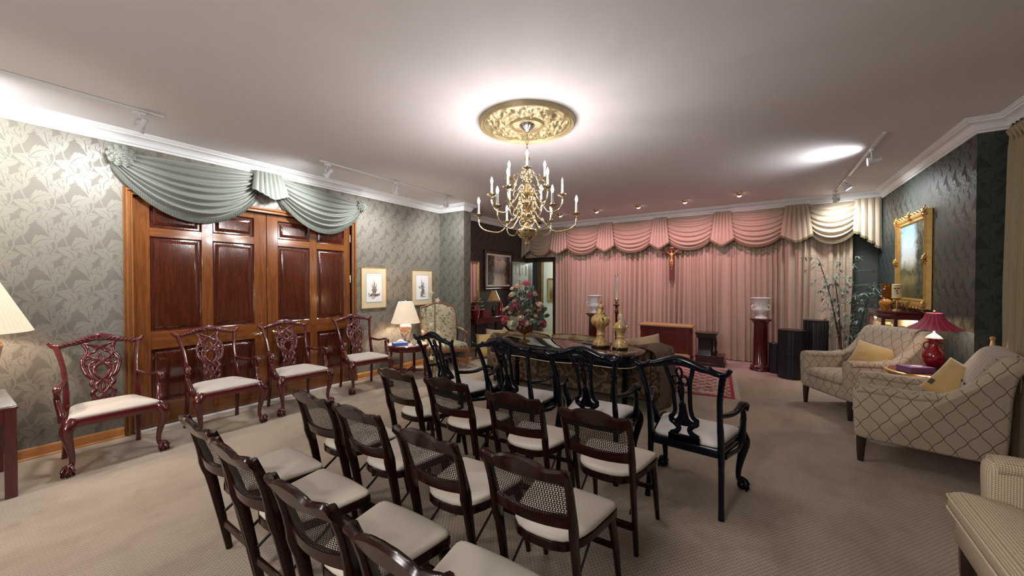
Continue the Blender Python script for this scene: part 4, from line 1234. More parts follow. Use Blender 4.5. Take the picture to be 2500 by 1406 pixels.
# mahogany stand by the curtain
st = thing('half_round_table', 'dark mahogany half-round table at the right edge behind the armchair', 'table', (1.655,4.985,0))
hr = [(.0,-.22)]+[(-.24*sin(a), -.22*cos(a)) for a in [k*pi/14 for k in range(1,14)]]+[(0,.22)]
hr = [((x+.10)*.75, y*.5) for x, y in hr]
build('table_top', MB().prism(hr, .755, .78, .004), MAHOX, st); build('apron', MB().prism([(x*.9+.004,y*.92) for x, y in hr], .64, .755, .003), MAHOX, st)
for (x, y) in ((-.07,0),(.04,.07),(.04,-.07)): build('leg', MB().tube([(x,y,0),(x,y,.65)], [.010,.013], 8, sq=.8), MAHO, st)
# ---------------------------------------------------------------- lamps
def shade_mat(name, col, tr, em):
    t = NT(name); x, y, z = t.xyz(t.coord())
    return t.set(base=col, rough=.9, Transmission_Weight=0, Subsurface_Weight=0, Emission_Color=tuple(col)+(1,), Emission_Strength=em)
PLEAT = shade_mat('pleated_cream_shade', (.70,.57,.43), .5, .22)
def pleated_shade(name, parent, r0, r1, z0, z1, mat_, n=56, amp=.02, cc=(0,0)):
    m = MB()
    def f(o):
        def g(u, v):
            a = 2*pi*u; r = lerp(r1, r0, v)+o
            r *= 1+amp*cos(a*n)
            return (cc[0]+r*cos(a), cc[1]+r*sin(a), lerp(z1, z0, v))
        return g
    m.grid(f(0), n*6, 4, cu=True); m.grid(f(-.004), n*6, 4, cu=True, flip=True)
    o = build(name, m, mat_, parent, smooth=180)
    for (r, z) in ((r1, z1), (r0, z0)):
        build('shade_rim', MB().tube([(cc[0]+r*cos(k*pi/24), cc[1]+r*sin(k*pi/24), z) for k in range(48)], .004, 6, close=True, cap=False), mat_, o)
    return o
def jarmat(name, stops, sc):
    t = NT(name); n = t.noise(t.coord(), scale=sc, detail=4, dist=1.0)
    return t.set(base=t.ramp(n, stops), rough=.15, Coat_Weight=.6)
JAR = jarmat('painted_porcelain', [(.3,(.50,.46,.40)),(.45,(.42,.36,.27)),(.5,(.30,.14,.04)),(.58,(.12,.10,.22)),(.64,(.55,.50,.42))], 9)
LAMPS = []
def table_lamp(label, loc, s=1.0, sh=.21, top=.105, hz=.34):
    t = thing('table_lamp', label, 'lamp', loc)
    build('base', MB().lathe([(.001,0),(.075*s,0),(.080*s,.015),(.060*s,.03),(.001,.03)], 28), DARKW, t)
    build('jar', MB().lathe([(.001,.03),(.052*s,.03),(.062*s,.07),(.085*s,.18*s),(.098*s,.26*s),(.092*s,.295*s),(.060*s,.315*s),(.040*s,.32*s),(.001,.32*s)], 32), JAR, t, smooth=60)
    build('neck', MB().lathe([(.001,.32*s),(.022,.32*s),(.014,.34*s),(.010,.40*s),(.001,.40*s)], 16), BRASS, t)
    z0 = .335*s; pleated_shade('lamp_shade', t, sh, top, z0, z0+hz, PLEAT)
    build('harp', MB().tube(cr([(.0,-.012,z0+.04),(0,-.055,z0+.14),(0,-.04,z0+hz-.03),(0,0,z0+hz),(0,.04,z0+hz-.03),(0,.055,z0+.14),(0,.012,z0+.04)],4), .003, 6).ball((0,0,z0+hz+.018), .012), BRASS, t)
    LAMPS.append((loc[0], loc[1], loc[2]+z0+hz*.5))
    return t
table_lamp('lit table lamp with pleated cream shade and painted jar on the octagonal table', (-4.84,4.29,.524), .98, .228, .115, .34)
table_lamp('lit lamp with pleated cream shade cropped by the left edge', (-4.80,.19,.649), 1.45, .285, .13, .37)

# red jar lamp
rl = thing('red_table_lamp', 'crimson jar lamp with wide pagoda shade on the small round table', 'lamp', (1.43,5.28,.6565))
CRIM = mat('crimson_glaze', (.20,.006,.014), .08, Coat_Weight=.8, var=.2)
build('base', MB().lathe([(.001,0),(.085,0),(.09,.012),(.07,.03),(.06,.045),(.001,.045)], 28), DARKW, rl)
build('jar', MB().lathe([(.001,.04),(.044,.04),(.066,.07),(.082,.11),(.084,.145),(.074,.18),(.052,.21),(.040,.235),(.036,.27),(.040,.295),(.050,.315),(.046,.325),(.001,.33)], 36), CRIM, rl, smooth=60)
for s in (-1,1): build('jar_handle', MB().tube(cr([(s*.038,0,.275),(s*.066,0,.26),(s*.068,0,.225),(s*.054,0,.205)],4), .007, 8), CRIM, rl, smooth=60)
build('vase_cap', MB().lathe([(.060,.312),(.056,.320),(.038,.340),(.018,.356),(.008,.37),(.008,.40),(.001,.40)], 32, flute=lambda a,z: 1+(.05*cos(a*10) if z < .32 else 0), cap=False), mat('pink_white_glaze', (.65,.42,.38), .2), rl, smooth=60)
def pag(o):
    def g(u, v):
        a = 2*pi*u; k = v
        r = lerp(.060, .190, k**1.2) + o
        sq = 1+.07*(abs(cos(2*a))**3)*k
        r *= sq*(1+.006*cos(a*40))
        return (r*cos(a), r*sin(a), .555-.155*(k**.62))
    return g
tt = NT('crimson_striped_shade'); x_, y_, z_ = tt.xyz(tt.coord())
an = tt.math('ARCTAN2', y_, x_)
st_ = ((an*18).sin()).step(.55,.8)
SH_R = tt.set(base=tt.mix(st_, (.20,.012,.035), (.33,.07,.10)), rough=.7, Emission_Color=(.5,.03,.08,1), Emission_Strength=.07)
o = build('lamp_shade', MB().grid(pag(0), 160, 12, cu=True).grid(pag(-.004), 160, 12, cu=True, flip=True), SH_R, rl, smooth=60)
build('finial', MB().lathe([(.001,.55),(.012,.555),(.006,.57),(.010,.58),(.001,.60)], 12), BRASS, rl)
LAMPS.append((1.43,5.28,.6565+.46))

# ---------------------------------------------------------------- small things on tables
BLUE = mat('blue_tissue_box', (.05,.11,.36), .5, var=.2, vs=30); TISS = mat('white_tissue', (.78,.80,.84), .9)
def tissue(label, loc, rz, col, dims=(.23,.12,.05), tz=.06):
    t = thing('tissue_box', label, 'tissue box', loc, rz)
    build('box', MB().box((0,0,dims[2]/2), dims, .004), col, t)
    m = MB().grid(lambda u,v: (lerp(-.06,.06,u)+.02*v, (v-.5)*.03+.012*sin(u*7), dims[2]-.004+tz*(sin(pi*u)**.6 if 0<u<1 else 0)*(1-abs(v-.5))*(.7+.3*u)), 12, 6)
    build('tissue', m, TISS, t, smooth=180)
    return t
tissue('blue tissue box on the octagonal table beside the lamp', (-4.70,4.05,.524), radians(60), BLUE)
tissue('purple box with white papers on the small round table', (1.265,5.115,.6565), radians(28), mat('purple_box', (.17,.07,.17), .6), (.22,.15,.055), .012)
fg = MB()
for (x, z, r) in ((0,.025,.035),(.03,.05,.028),(-.03,.045,.026),(.055,.03,.022),(0,.075,.02)): fg.ball((x,0,z), r, 10, 8, (1,.7,.8))
fg.tube(cr([(-.05,0,.03),(-.04,.01,.07),(-.01,0,.10),(.0,-.01,.145)],4), [.012]*8+[.008]*5, 8)
for q in range(6): fg.tube(cr([(.04+.01*q,.0,.03),(.05+.012*q,.015*(q%3-1),.07),(.07+.008*q,.0,.10-.012*q)],3), .006, 6)
MET = jarmat('pearly_gilt_metal', [(.35,(.30,.38,.32)),(.5,(.60,.58,.50)),(.65,(.50,.34,.12))], 22); MET.node_tree.nodes['Principled BSDF'].inputs['Metallic'].default_value = .7
o = build('dragon_figurine', fg, MET, loc=(-4.52,4.18,.524), rz=radians(40), smooth=60); tag(o, 'small pearly gilt figurine at the foot of the octagonal table lamp', 'figurine')

# two yellow glazed urns
YG = jarmat('ochre_glaze', [(.34,(.045,.03,.015)),(.40,(.26,.15,.05)),(.48,(.46,.30,.11)),(.68,(.42,.26,.09)),(.74,(.10,.06,.03))], 24)
u1 = thing('lidded_urn', 'tall ochre glazed fluted urn with pointed lid on the long black table', 'urn', (-1.555,4.34,.7555), 0, 'ochre glazed urns')
build('base', MB().lathe([(.001,0),(.105,0),(.108,.012),(.10,.022),(.001,.022)], 32, flute=lambda a,z: 1+.03*cos(a*8)), DARKW, u1)
build('body', MB().lathe([(.001,.02),(.098,.02),(.095,.045),(.070,.075),(.052,.10),(.048,.13),(.056,.14),(.048,.152),(.046,.20),(.060,.225),(.095,.255),(.112,.295),(.108,.33),(.085,.362),(.055,.385),(.001,.388)], 120, flute=lambda a,z: .93+(.10*abs(cos(a*6))**.6 if .225 < z < .37 else .03*cos(a*8) if z < .08 else 0)), YG, u1, smooth=50)
build('lid', MB().lathe([(.001,.385),(.058,.385),(.056,.40),(.042,.425),(.034,.45),(.040,.465),(.026,.48),(.018,.50),(.001,.502)], 32, flute=lambda a,z: 1+.02*cos(a*6)), YG, u1, smooth=50)
build('finial', MB().lathe([(.001,.50),(.016,.505),(.020,.52),(.012,.545),(.006,.565),(.001,.575)], 14, flute=lambda a,z: 1+.15*cos(a*5)), YG, u1)
u2 = thing('lidded_urn', 'shorter ochre urn with figure-topped lid at the right end of the long table', 'urn', (-1.325,4.36,.7555), 0, 'ochre glazed urns')
build('base', MB().lathe([(.001,0),(.088,0),(.09,.010),(.001,.012)], 32), DARKW, u2)
build('body', MB().lathe([(.001,.01),(.084,.01),(.086,.035),(.066,.07),(.045,.095),(.042,.115),(.050,.125),(.042,.135),(.048,.17),(.062,.215),(.066,.235),(.001,.236)], 40, flute=lambda a,z: 1+.035*abs(cos(a*6))), YG, u2, smooth=50)
build('lid', MB().lathe([(.001,.232),(.090,.232),(.088,.25),(.064,.275),(.040,.295),(.030,.31),(.036,.34),(.034,.365),(.020,.385),(.014,.40),(.008,.42),(.001,.44)], 36, flute=lambda a,z: 1+.06*cos(a*5)*(z<.29)), YG, u2, smooth=50)
m = MB()
for q in range(9):
    a = -.9+q*.22; m.tube(cr([(.02*cos(a),.02*sin(a)-.01,.375),(.045*cos(a),.045*sin(a)-.02,.32),(.07*cos(a),.07*sin(a)-.025,.25)],3), .007, 6)
build('shell_figure', m, mat('grey_shell', (.30,.24,.20), .5), u2, smooth=60)

# flower arrangement
fa = thing('flower_arrangement', 'large silk rose and peony arrangement in amber glass bowl on the long table', 'flowers', (-2.53,4.22,.7555))
AMB = NT('amber_glass').set(base=(.42,.16,.03), rough=.06, Transmission_Weight=.75, IOR=1.4)
build('bowl', MB().lathe([(.001,0),(.075,0),(.072,.010),(.020,.02),(.014,.05),(.022,.07),(.014,.085),(.060,.105),(.105,.14),(.125,.185),(.128,.215),(.120,.215),(.10,.15),(.05,.115),(.001,.11)], 36), AMB, fa, smooth=60)
def rose(mb, c, r, d, n=4):
    d = V(d).normalized(); q = d.to_track_quat('Z','Y').to_matrix().to_4x4()
    old = mb.M; mb.M = Matrix.Translation(c) @ q
    mb.ball((0,0,r*.12), r*.36, 10, 8, (1,1,.9))
    for k in range(n):
        cnt = 4+k; rr = r*(.32+.68*(k+1)/n); op = .35+.9*(k/n)
        for j in range(cnt):
            a0 = 2*pi*j/cnt+k*.7; w = 1.5*pi/cnt+.35
            def pet(u, v, a0=a0, w=w, rr=rr, op=op, k=k):
                a = a0+(u-.5)*w*(.55+.45*v)
                rad = rr*(sin(v*pi*.5*(.75+op*.35)))**.8*(1-.10*abs(u-.5)*2*v)
                z = -r*.45+r*(1.05-.45*k/n)*v - (r*.22*op*max(0,v-.75)*4*(.5)) + r*.05*sin(u*9+k)*v
                return (rad*cos(a), rad*sin(a), z)
            mb.grid(pet, 5, 5)
    mb.M = old
def pmat(name, c, c2): 
    t = NT(name); n = t.noise(t.coord(), scale=26, detail=3)
    return t.set(base=t.mix(n, c, c2), rough=.75, Sheen_Weight=.3)
PETALS = {'cream':pmat('cream_petals',(.55,.47,.30),(.68,.62,.46)), 'crimson':pmat('crimson_petals',(.20,.006,.022),(.36,.015,.05)), 'pink':pmat('hot_pink_petals',(.45,.03,.07),(.62,.10,.14)),
          'peach':pmat('peach_petals',(.60,.36,.26),(.70,.52,.40)), 'rust':pmat('rust_petals',(.28,.06,.025),(.50,.15,.06))}
LEAF = pmat('dusty_green_leaves', (.018,.028,.018), (.075,.105,.070)); TWIG = mat('brown_twigs', (.06,.035,.02), .8)
# (offset across the view, height, toward camera, radius, colour)

S = [(-.255,.275,.06,.060,'pink'),(-.150,.245,.16,.082,'cream'),(-.030,.275,.17,.052,'pink'),(.235,.235,.10,.062,'crimson'),(.265,.215,.08,.032,'cream'),(-.125,.445,.13,.072,'crimson'),
     (-.065,.385,.15,.062,'rust'),(.045,.375,.16,.052,'cream'),(-.055,.315,.19,.044,'cream'),(.110,.415,.05,.040,'rust'),(.195,.465,.04,.056,'peach'),(.12,.60,.02,.050,'peach'),(.065,.585,.08,.052,'crimson'),
     (.025,.735,.02,.054,'pink'),(-.095,.700,.02,.050,'peach'),(-.160,.670,.0,.034,'cream'),(-.160,.595,.06,.050,'cream'),(-.180,.560,.03,.042,'crimson'),(-.125,.520,.05,.040,'peach'),(-.225,.425,.03,.030,'cream'),
     (-.175,.375,.08,.036,'cream'),(-.235,.35,.05,.024,'crimson'),(.135,.325,.10,.036,'peach'),(.015,.245,.17,.040,'peach'),(-.060,.20,.16,.030,'crimson'),(.085,.275,.15,.032,'cream'),(.185,.395,.08,.034,'rust'),(-.265,.40,.02,.032,'peach'),(-.02,.47,.10,.030,'cream'),(.16,.52,.02,.026,'crimson')]
ez = V((cos(YAW), sin(YAW), 0)); ey = V((sin(YAW), -cos(YAW), 0))  # across the view; towards the camera
tw_ = MB()
for (a, h, b, r, cc_) in S:
    c = ez*a*.98+ey*b*.9+V((0,0,h)); d = (c-V((0,0,.16))).normalized()+ey*.35
    m = MB(); rose(m, c, r*1.1, d, 5 if r > .04 else 3); build('blossom', m, PETALS[cc_], fa, smooth=180, label=cc_+' blossom')
    tw_.tube(cr([(0,0,.12), V((0,0,.12))*.5+c*.45+V((0,0,.03)), c],4), .0028, 5)
build('stems', tw_, TWIG, fa)
m = MB(); rnd = random.Random(3)
for k in range(330):
    a = rnd.uniform(0,2*pi); el = rnd.uniform(-.25,1.25); rr = rnd.uniform(.10,.27)*(1 if el < .9 else 1.25)
    c = V((cos(a)*cos(el)*rr, sin(a)*cos(el)*rr, .26+sin(el)*rr*1.35)); d = (c-V((0,0,.22))).normalized()
    L = rnd.uniform(.05,.095); W = L*rnd.uniform(.22,.36); side = d.cross(V((rnd.uniform(-1,1),rnd.uniform(-1,1),rnd.uniform(-1,1)))).normalized(); nn = d.cross(side)
    def lf(u, v):
        w = W*sin(pi*u)**.7 if 0 < u < 1 else 0
        return c+d*L*(u-.2)+side*w*(v-.5)*2+nn*(L*.18*sin(u*3)+abs(v-.5)*.008)
    m.grid(lambda u,v: tuple(lf(u,v)), 5, 2)
build('foliage', m, LEAF, fa, smooth=180)

# ---------------------------------------------------------------- the far end
wp = mat('dark_column_wood', (.055,.012,.010), .28, var=.3)
def pedestal(label, loc):
    t = thing('fluted_pedestal', label, 'pedestal', loc, 0, 'mahogany column pedestals')
    build('base', MB().lathe([(.001,0),(.165,0),(.168,.02),(.160,.035),(.150,.05),(.158,.065),(.150,.085),(.125,.10),(.001,.10)], 40), MAHO, t, smooth=40)
    build('shaft', MB().lathe([(.001,.10),(.122,.10),(.116,.12),(.112,.50),(.106,.80),(.114,.815),(.001,.816)], 96, flute=lambda a,z: 1-.045*abs(cos(a*9)) if .11 < z < .81 else 1), MAHO, t, smooth=60)
    build('capital', MB().lathe([(.001,.812),(.118,.812),(.124,.83),(.140,.845),(.150,.855),(.168,.865),(.168,.888),(.001,.89)], 40), MAHO, t, smooth=30)
    return t
def white_urn(label, loc):
    t = thing('white_urn', label, 'urn', loc, radians(32), 'white porcelain urns on the pedestals')
    build('body', MB().lathe([(.001,0),(.090,0),(.095,.012),(.085,.028),(.045,.048),(.034,.065),(.040,.078),(.075,.105),(.108,.140),(.112,.165),(.098,.19),(.094,.21),(.105,.28),(.125,.325),(.152,.340),(.160,.350),(.158,.360),(.145,.358),(.115,.33),(.09,.25),(.001,.20)], 44), IVORY, t, smooth=50)
    for s in (-1, 1): build('handle', MB().tube(cr([(s*.098,0,.215),(s*.138,0,.228),(s*.156,0,.195),(s*.144,0,.155),(s*.104,0,.135)],4), .013, 8), IVORY, t, smooth=60)
    return t
pedestal('round mahogany column pedestal under the right white urn', (0.05,7.84,0)); white_urn('white two-handled urn on the right column pedestal', (.05,7.84,.89))
pedestal('round mahogany column pedestal left of the tall candle', (-2.80,7.44,0)); white_urn('white two-handled urn on the left column pedestal', (-2.80,7.44,.89))

fc = thing('floor_candlestick', 'tall turned wood floor candlestick with brass cup', 'candlestick', (-2.265,7.2,0))
build('base', MB().lathe([(.001,0),(.15,0),(.15,.03),(.11,.05),(.06,.09),(.001,.09)], 32), MAHO, fc)
build('shaft', MB().lathe([(.001,.09),(.035,.09),(.05,.16),(.03,.22),(.024,.50),(.032,.56),(.022,.62),(.024,.90),(.038,.95),(.024,.99),(.026,1.05),(.058,1.07),(.060,1.09),(.001,1.095)], 24), MAHO, fc, smooth=50)
build('cup', MB().lathe([(.001,1.09),(.030,1.09),(.020,1.11),(.034,1.13),(.030,1.16),(.050,1.175),(.052,1.185),(.036,1.185),(.032,1.21),(.030,1.21),(.001,1.19)], 24), BRASS, fc, smooth=50)
pc = thing('pillar_candle', 'tall white candle with red lettering in the floor candlestick', 'candle', (-2.265,7.2,1.20))
build('wax', MB().lathe([(.001,0),(.0285,0),(.0285,.44),(.001,.44)], 24), mat('candle_wax', (.80,.74,.68), .5, var=.03), pc)
build('brass_follower', MB().lathe([(.001,.435),(.030,.435),(.028,.46),(.012,.475),(.001,.476)], 20), BRASS, pc)
m = MB(); m.at((0,0,0), rz=YAW)
for k in range(9):
    z = .33-k*.020
    m.box((-.004+.004*(k%2), -.0288, z), (.012,.002,.004)).box((.003-.003*(k%3), -.0288, z-.006), (.004,.002,.012))
build('red_lettering', m, mat('red_ink', (.45,.05,.05), .6), pc)

# crucifix hung on the drape
cf = thing('crucifix', 'dark red wooden cross with brass figure hanging on the drape', 'crucifix', tuple(bk(-3.165,.055,1.565)), BA)
build('cross', MB().box((0,0,.372), (.098,.030,.744), .004).box((0,-.001,.590), (.405,.028,.088), .004), PANELRED, cf)
cm = bpy.data.meshes.new('brass_figure')
vs_ = [(0,-.030,.400),(0,-.034,.445),(0,-.036,.500),(0,-.036,.540),(0,-.040,.575),(0,-.048,.600),(0,-.054,.615),
      (.030,-.036,.532),(.085,-.034,.580),(.135,-.030,.615),(.150,-.028,.622),(-.030,-.036,.532),(-.085,-.034,.580),(-.135,-.030,.615),(-.150,-.028,.622),
      (.018,-.036,.385),(.022,-.050,.310),(.010,-.032,.235),(.006,-.036,.210),(-.014,-.036,.385),(-.008,-.052,.305),(-.004,-.034,.235),(-.004,-.040,.205)]
ed = [(0,1),(1,2),(2,3),(3,4),(4,5),(5,6),(3,7),(7,8),(8,9),(9,10),(3,11),(11,12),(12,13),(13,14),(0,15),(15,16),(16,17),(17,18),(0,19),(19,20),(20,21),(21,22)]
rad = [.026,.022,.026,.026,.010,.018,.014,.013,.009,.007,.008,.013,.009,.007,.008,.018,.013,.008,.008,.018,.013,.008,.008]
cm.from_pydata(vs_, ed, []); co_ = bpy.data.objects.new('brass_figure', cm); C.objects.link(co_); co_.parent = cf
sk = co_.modifiers.new('skin','SKIN'); sk.use_smooth_shade = True
for i, r in enumerate(rad): cm.skin_vertices[0].data[i].radius = (r, r*.8)
cm.skin_vertices[0].data[0].use_root = True
ss = co_.modifiers.new('sub','SUBSURF'); ss.levels = 2; ss.render_levels = 2
cm.materials.append(GILT)
build('loincloth', MB().lathe([(.001,.375),(.034,.375),(.036,.39),(.030,.42),(.001,.42)], 14, c=(0,-.034,0), flute=lambda a,z: 1+.08*cos(a*6)), GILT, cf)
build('scroll_plaque', MB().box((0,-.018,.672), (.07,.006,.024), .002), GILT, cf)

# kneeler
kn = thing('kneeler', 'red panelled prayer kneeler with tan padded armrest before the drape', 'kneeler', (-1.485,7.78,0))
TANV = leather('tan_vinyl', (.40,.27,.10), .45)
build('front_panel', MB().box((0,-.02,.40), (.84,.035,.56), .004).box((0,-.045,.40), (.70,.014,.42), .006).box((0,-.053,.40), (.66,.010,.38), .004), PANELRED, kn)
for s in (-1, 1):
    build('side_post', MB().lathe([(.001,.05),(.022,.05),(.026,.10),(.016,.14),(.016,.55),(.026,.60),(.022,.66),(.001,.66)], 14, c=(s*.455,-.02,0)), PANELRED, kn)
    build('side_panel', MB().box((s*.42,.10,.36), (.03,.26,.60), .004), PANELRED, kn)
m = MB(); pad(m, rounded([(-.49,-.11),(.49,-.11),(.49,.19),(-.49,.19)], .02), .665, .045, .012); build('armrest_pad', m, TANV, kn, smooth=60)
build('kneeling_board', MB().box((0,-.19,.055), (.92,.36,.06), .006), PANELRED, kn)
m = MB(); pad(m, rounded([(-.45,-.37),(.45,-.37),(.45,-.06),(-.45,-.06)], .03), .085, .085, .015); build('kneeling_pad', m, TANV, kn, smooth=60)
build('rear_board', MB().box((0,.15,.05), (.92,.32,.05), .006), PANELRED, kn)
# dark step stand right of the kneeler
ss_ = thing('column_stand', 'low dark wood stand with square top and plinth right of the kneeler', 'stand', (-.725,7.90,0))
build('table_top', MB().box((-.06,0,.575), (.36,.34,.035), .005), DARKW, ss_); build('apron', MB().box((-.06,0,.525), (.32,.30,.065), .003), DARKW, ss_)
build('column', MB().lathe([(.001,.20),(.05,.20),(.06,.24),(.04,.28),(.05,.40),(.04,.48),(.055,.50),(.001,.50)], 20, c=(.06,0,0)), DARKW, ss_, smooth=50)
build('back_panel', MB().box((-.10,.10,.34), (.24,.04,.32), .003), DARKW, ss_)
build('plinth', MB().box((0,-.02,.125), (.46,.40,.13), .006).box((0,-.02,.03), (.50,.44,.06), .006), DARKW, ss_)

# rug
def rugm():
    t = NT('red_persian_rug'); x, y, z = t.xyz(t.coord())
    n = t.noise(t.coord(), scale=16, detail=4); v = t.voro(t.coord(), scale=11)
    f = ((x*34+n*5).sin()*(y*30+n*4).sin())
    c = t.mix(f.step(-.15,.25), (.42,.33,.25), (.30,.035,.045))
    c = t.mix((v < .28), c, (.46,.38,.32)); c = t.mix(n.step(.56,.62)*.7, c, (.12,.09,.12))
    ex = x.abs(); ey_ = y.abs()
    b = (ex-1.02).max(ey_-.87)   # distance into the border
    c = t.mix((b > -.20)*(b < -.10), c, t.mix((v < .3), (.45,.36,.30), (.34,.04,.05)))
    c = t.mix((b > -.035), c, (.30,.02,.04))
    return t.set(base=c, rough=.95, bump=n, bs=.3, bd=.003)
rg = thing('persian_rug', 'red and cream patterned rug with fringed end in front of the sofa', 'rug', (-1.33,6.47,0), radians(4.5))
build('pile', MB().box((0,0,.006), (2.06,1.76,.012), .003), rugm(), rg)
m = MB()
for s in (-1,1):
    for k in range(90):
        y = -.86+k*.0193; m.tube([(s*1.03,y,.006),(s*1.06,y+.003*sin(k*2.),.005),(s*1.095,y+.008*sin(k*1.7),.003)], .0028, 4)
f_ = build('fringe', m, mat('rug_fringe', (.55,.47,.38), .9), rg); f_['kind'] = 'stuff'

# black drums
def drum(label, loc, r, h, seams, cat='pedestal'):
    t = thing('fluted_drum', label, cat, loc, 0, 'black fluted drum pedestals')
    p = [(.001,0),(r,0)]; build('body', MB().lathe([(.001,0),(r,0),(r,h-.02),(.001,h-.02)], 120, flute=lambda a,z: 1-.035*(abs(cos(a*14))**.5)), PLASTICB, t, smooth=50)
    for z in seams: build('band', MB().lathe([(r*.9,z-.008),(r*1.015,z-.008),(r*1.02,z),(r*1.015,z+.008),(r*.9,z+.008)], 60, cap=False), PLASTICB, t)
    build('top', MB().lathe([(.001,h-.025),(r*.98,h-.025),(r*1.01,h-.015),(r*1.01,h-.004),(r*.97,h),(.001,h)], 60), PLASTICB, t)
drum('black fluted drum in front, with a band round its middle', (.455,7.46,0), .180, .765, (.39,.02))
drum('taller black fluted drum standing behind the banded drum', (.79,7.80,0), .165, .905, (.02,))
drum('smallest black fluted drum half hidden behind the banded drum', (.262,7.74,0), .100, .50, (.02,))

# bamboo
bp = thing('potted_bamboo', 'tall artificial bamboo plant by the right end of the drape', 'potted plant', (1.20,8.02,0))
build('pot', MB().lathe([(.001,0),(.11,0),(.14,.20),(.145,.24),(.13,.24),(.125,.20),(.001,.19)], 28), mat('woven_pot', (.10,.06,.03), .7, var=.4, vs=40), bp)
CANEG = mat('bamboo_cane_green', (.030,.055,.035), .4, var=.4, vs=18); CANEB = mat('bamboo_cane_brown', (.07,.05,.03), .5, var=.4, vs=18)
rnd = random.Random(11); LG = pmat('bamboo_leaf_green', (.10,.15,.115), (.24,.31,.25)); tips = []
for k, (x0, x1, y1, h, mt) in enumerate(((-.02,-.36,-.10,1.86,CANEB),(.03,.07,-.12,1.86,CANEG),(.06,.26,-.22,1.45,CANEG),(-.05,-.18,-.25,1.55,CANEB))):
    P = cr([(x0,0,.18),(lerp(x0,x1,.25),y1*.3,.18+h*.27),(lerp(x0,x1,.58),y1*.7,.18+h*.60),(x1,y1,h)],5)
    build('cane', MB().tube(P, [lerp(.016,.005,i/(len(P)-1))*(1.12 if i%3==0 else 1) for i in range(len(P))], 8), mt, bp, smooth=60)
    for i in range(5, len(P)): tips.append((P[i], (i/len(P))))
m = MB()
for (p, k) in tips:
    for q in range(3):
        a = rnd.uniform(0,2*pi); L = rnd.uniform(.10,.24)
        e = p+V((cos(a)*L, sin(a)*L*.6, rnd.uniform(-.02,.10))); e.x = min(e.x, .34)
        m.tube([p, (p+e)/2+V((0,0,.02)), e], .0022, 4)
        for j in range(5):
            a2 = a+rnd.uniform(-1.3,1.3); l = rnd.uniform(.055,.10); d = V((cos(a2), sin(a2)*.8, rnd.uniform(-.9,.35))).normalized(); s_ = d.cross(V((0,0,1))).normalized()
            m.grid(lambda u,v: tuple(e+d*l*u+s_*(.010*sin(pi*min(1,u*.92+.06)))*(v-.5)*2+V((0,0,-.03*u*u))), 5, 2)
build('leaves', m, LG, bp, smooth=180)

# curio cabinet against the right wall, its picture and what stands on it
cc = thing('curio_cabinet', 'lit mahogany curio cabinet with glass sides below the gilt painting', 'cabinet', (1.485,6.98,0))
o8 = [(.165,-.50),(.165,.50),(-.06,.50),(-.15,.36),(-.15,-.36),(-.06,-.50)]
build('top', MB().prism([(x*1.04,y*1.02) for x, y in o8], 1.12, 1.15, .004), MAHOX, cc); build('cornice', MB().prism(o8, 1.05, 1.12, .004), MAHOX, cc)
build('base', MB().prism(o8, 0, .16, .004), MAHOX, cc)
for i, (x, y) in enumerate(o8[1:]+[o8[0]]): build('post', MB().box((x*.93,y*.96,.60), (.034,.034,.92), .003), MAHO, cc)
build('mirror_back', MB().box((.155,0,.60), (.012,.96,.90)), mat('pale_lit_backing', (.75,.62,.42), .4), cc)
CG = NT('cabinet_glass').set(base=(.9,.95,.9), rough=.03, Alpha=.12)
build('glass_pane', MB().box((-.138,0,.60), (.004,.68,.90)), CG, cc); build('glass_pane', MB().box((.05,-.478,.60), (.20,.004,.90)), CG, cc); build('glass_pane', MB().box((.05,.478,.60), (.20,.004,.90)), CG, cc)
m = MB().prism([(x*.88,y*.92) for x, y in o8], .80, .806); build('glass_shelf', m, CG, cc)
CRYS = NT('crystal').set(base=(.95,.85,.65), rough=.05, Transmission_Weight=.7, IOR=1.45)
for k in range(6):
    x, y = (.02-.09*(k%2), -.38+.15*k)
    g_ = build('crystal_goblet', MB().lathe([(.001,.806),(.028,.806),(.006,.815),(.005,.86),(.03,.885),(.036,.93),(.034,.965),(.001,.90)], 14, c=(x,y,0)), CRYS, None)
    tag(g_, 'small crystal goblet on the shelf inside the lit curio cabinet', 'goblet', 'goblets in the curio cabinet'); g_.location = (1.485,6.98,0)
av = thing('amber_vase', 'dark amber goblet vase holding small flowers on the curio cabinet', 'vase', (1.50,7.16,1.15))
build('glass', MB().lathe([(.001,0),(.05,0),(.045,.01),(.012,.03),(.012,.10),(.05,.13),(.068,.18),(.075,.34),(.070,.34),(.06,.19),(.001,.14)], 28), AMB, av, smooth=60)
m = MB(); rnd = random.Random(5)
for k in range(16):
    a = rnd.uniform(0,2*pi); m.ball((cos(a)*.068, sin(a)*.068, rnd.uniform(.12,.32)), rnd.uniform(.008,.014), 6, 5)
build('white_berries', m, mat('pale_berries', (.45,.50,.55), .4), av)
o = build('amber_ball', MB().lathe([(.001,0),(.03,0),(.03,.01),(.05,.025),(.068,.06),(.068,.09),(.050,.125),(.02,.14),(.001,.14)], 30, flute=lambda a,z: 1+.02*cos(a*10)), jarmat('amber_streaked_glass', [(.35,(.30,.07,.01)),(.55,(.60,.32,.04)),(.7,(.35,.10,.01))], 8), loc=(1.44,6.99,1.15), smooth=60); tag(o, 'streaked amber glass ball beside the candle on the curio cabinet', 'ornament')
ch_ = thing('candle_holder', 'ornate dark metal candle holder on the curio cabinet', 'candle holder', (1.50,6.78,1.15))
m = MB().lathe([(.001,0),(.045,0),(.02,.015),(.008,.03),(.008,.13),(.03,.145),(.055,.155),(.055,.162),(.001,.162)], 20)
build('stem', m, GILT, ch_)
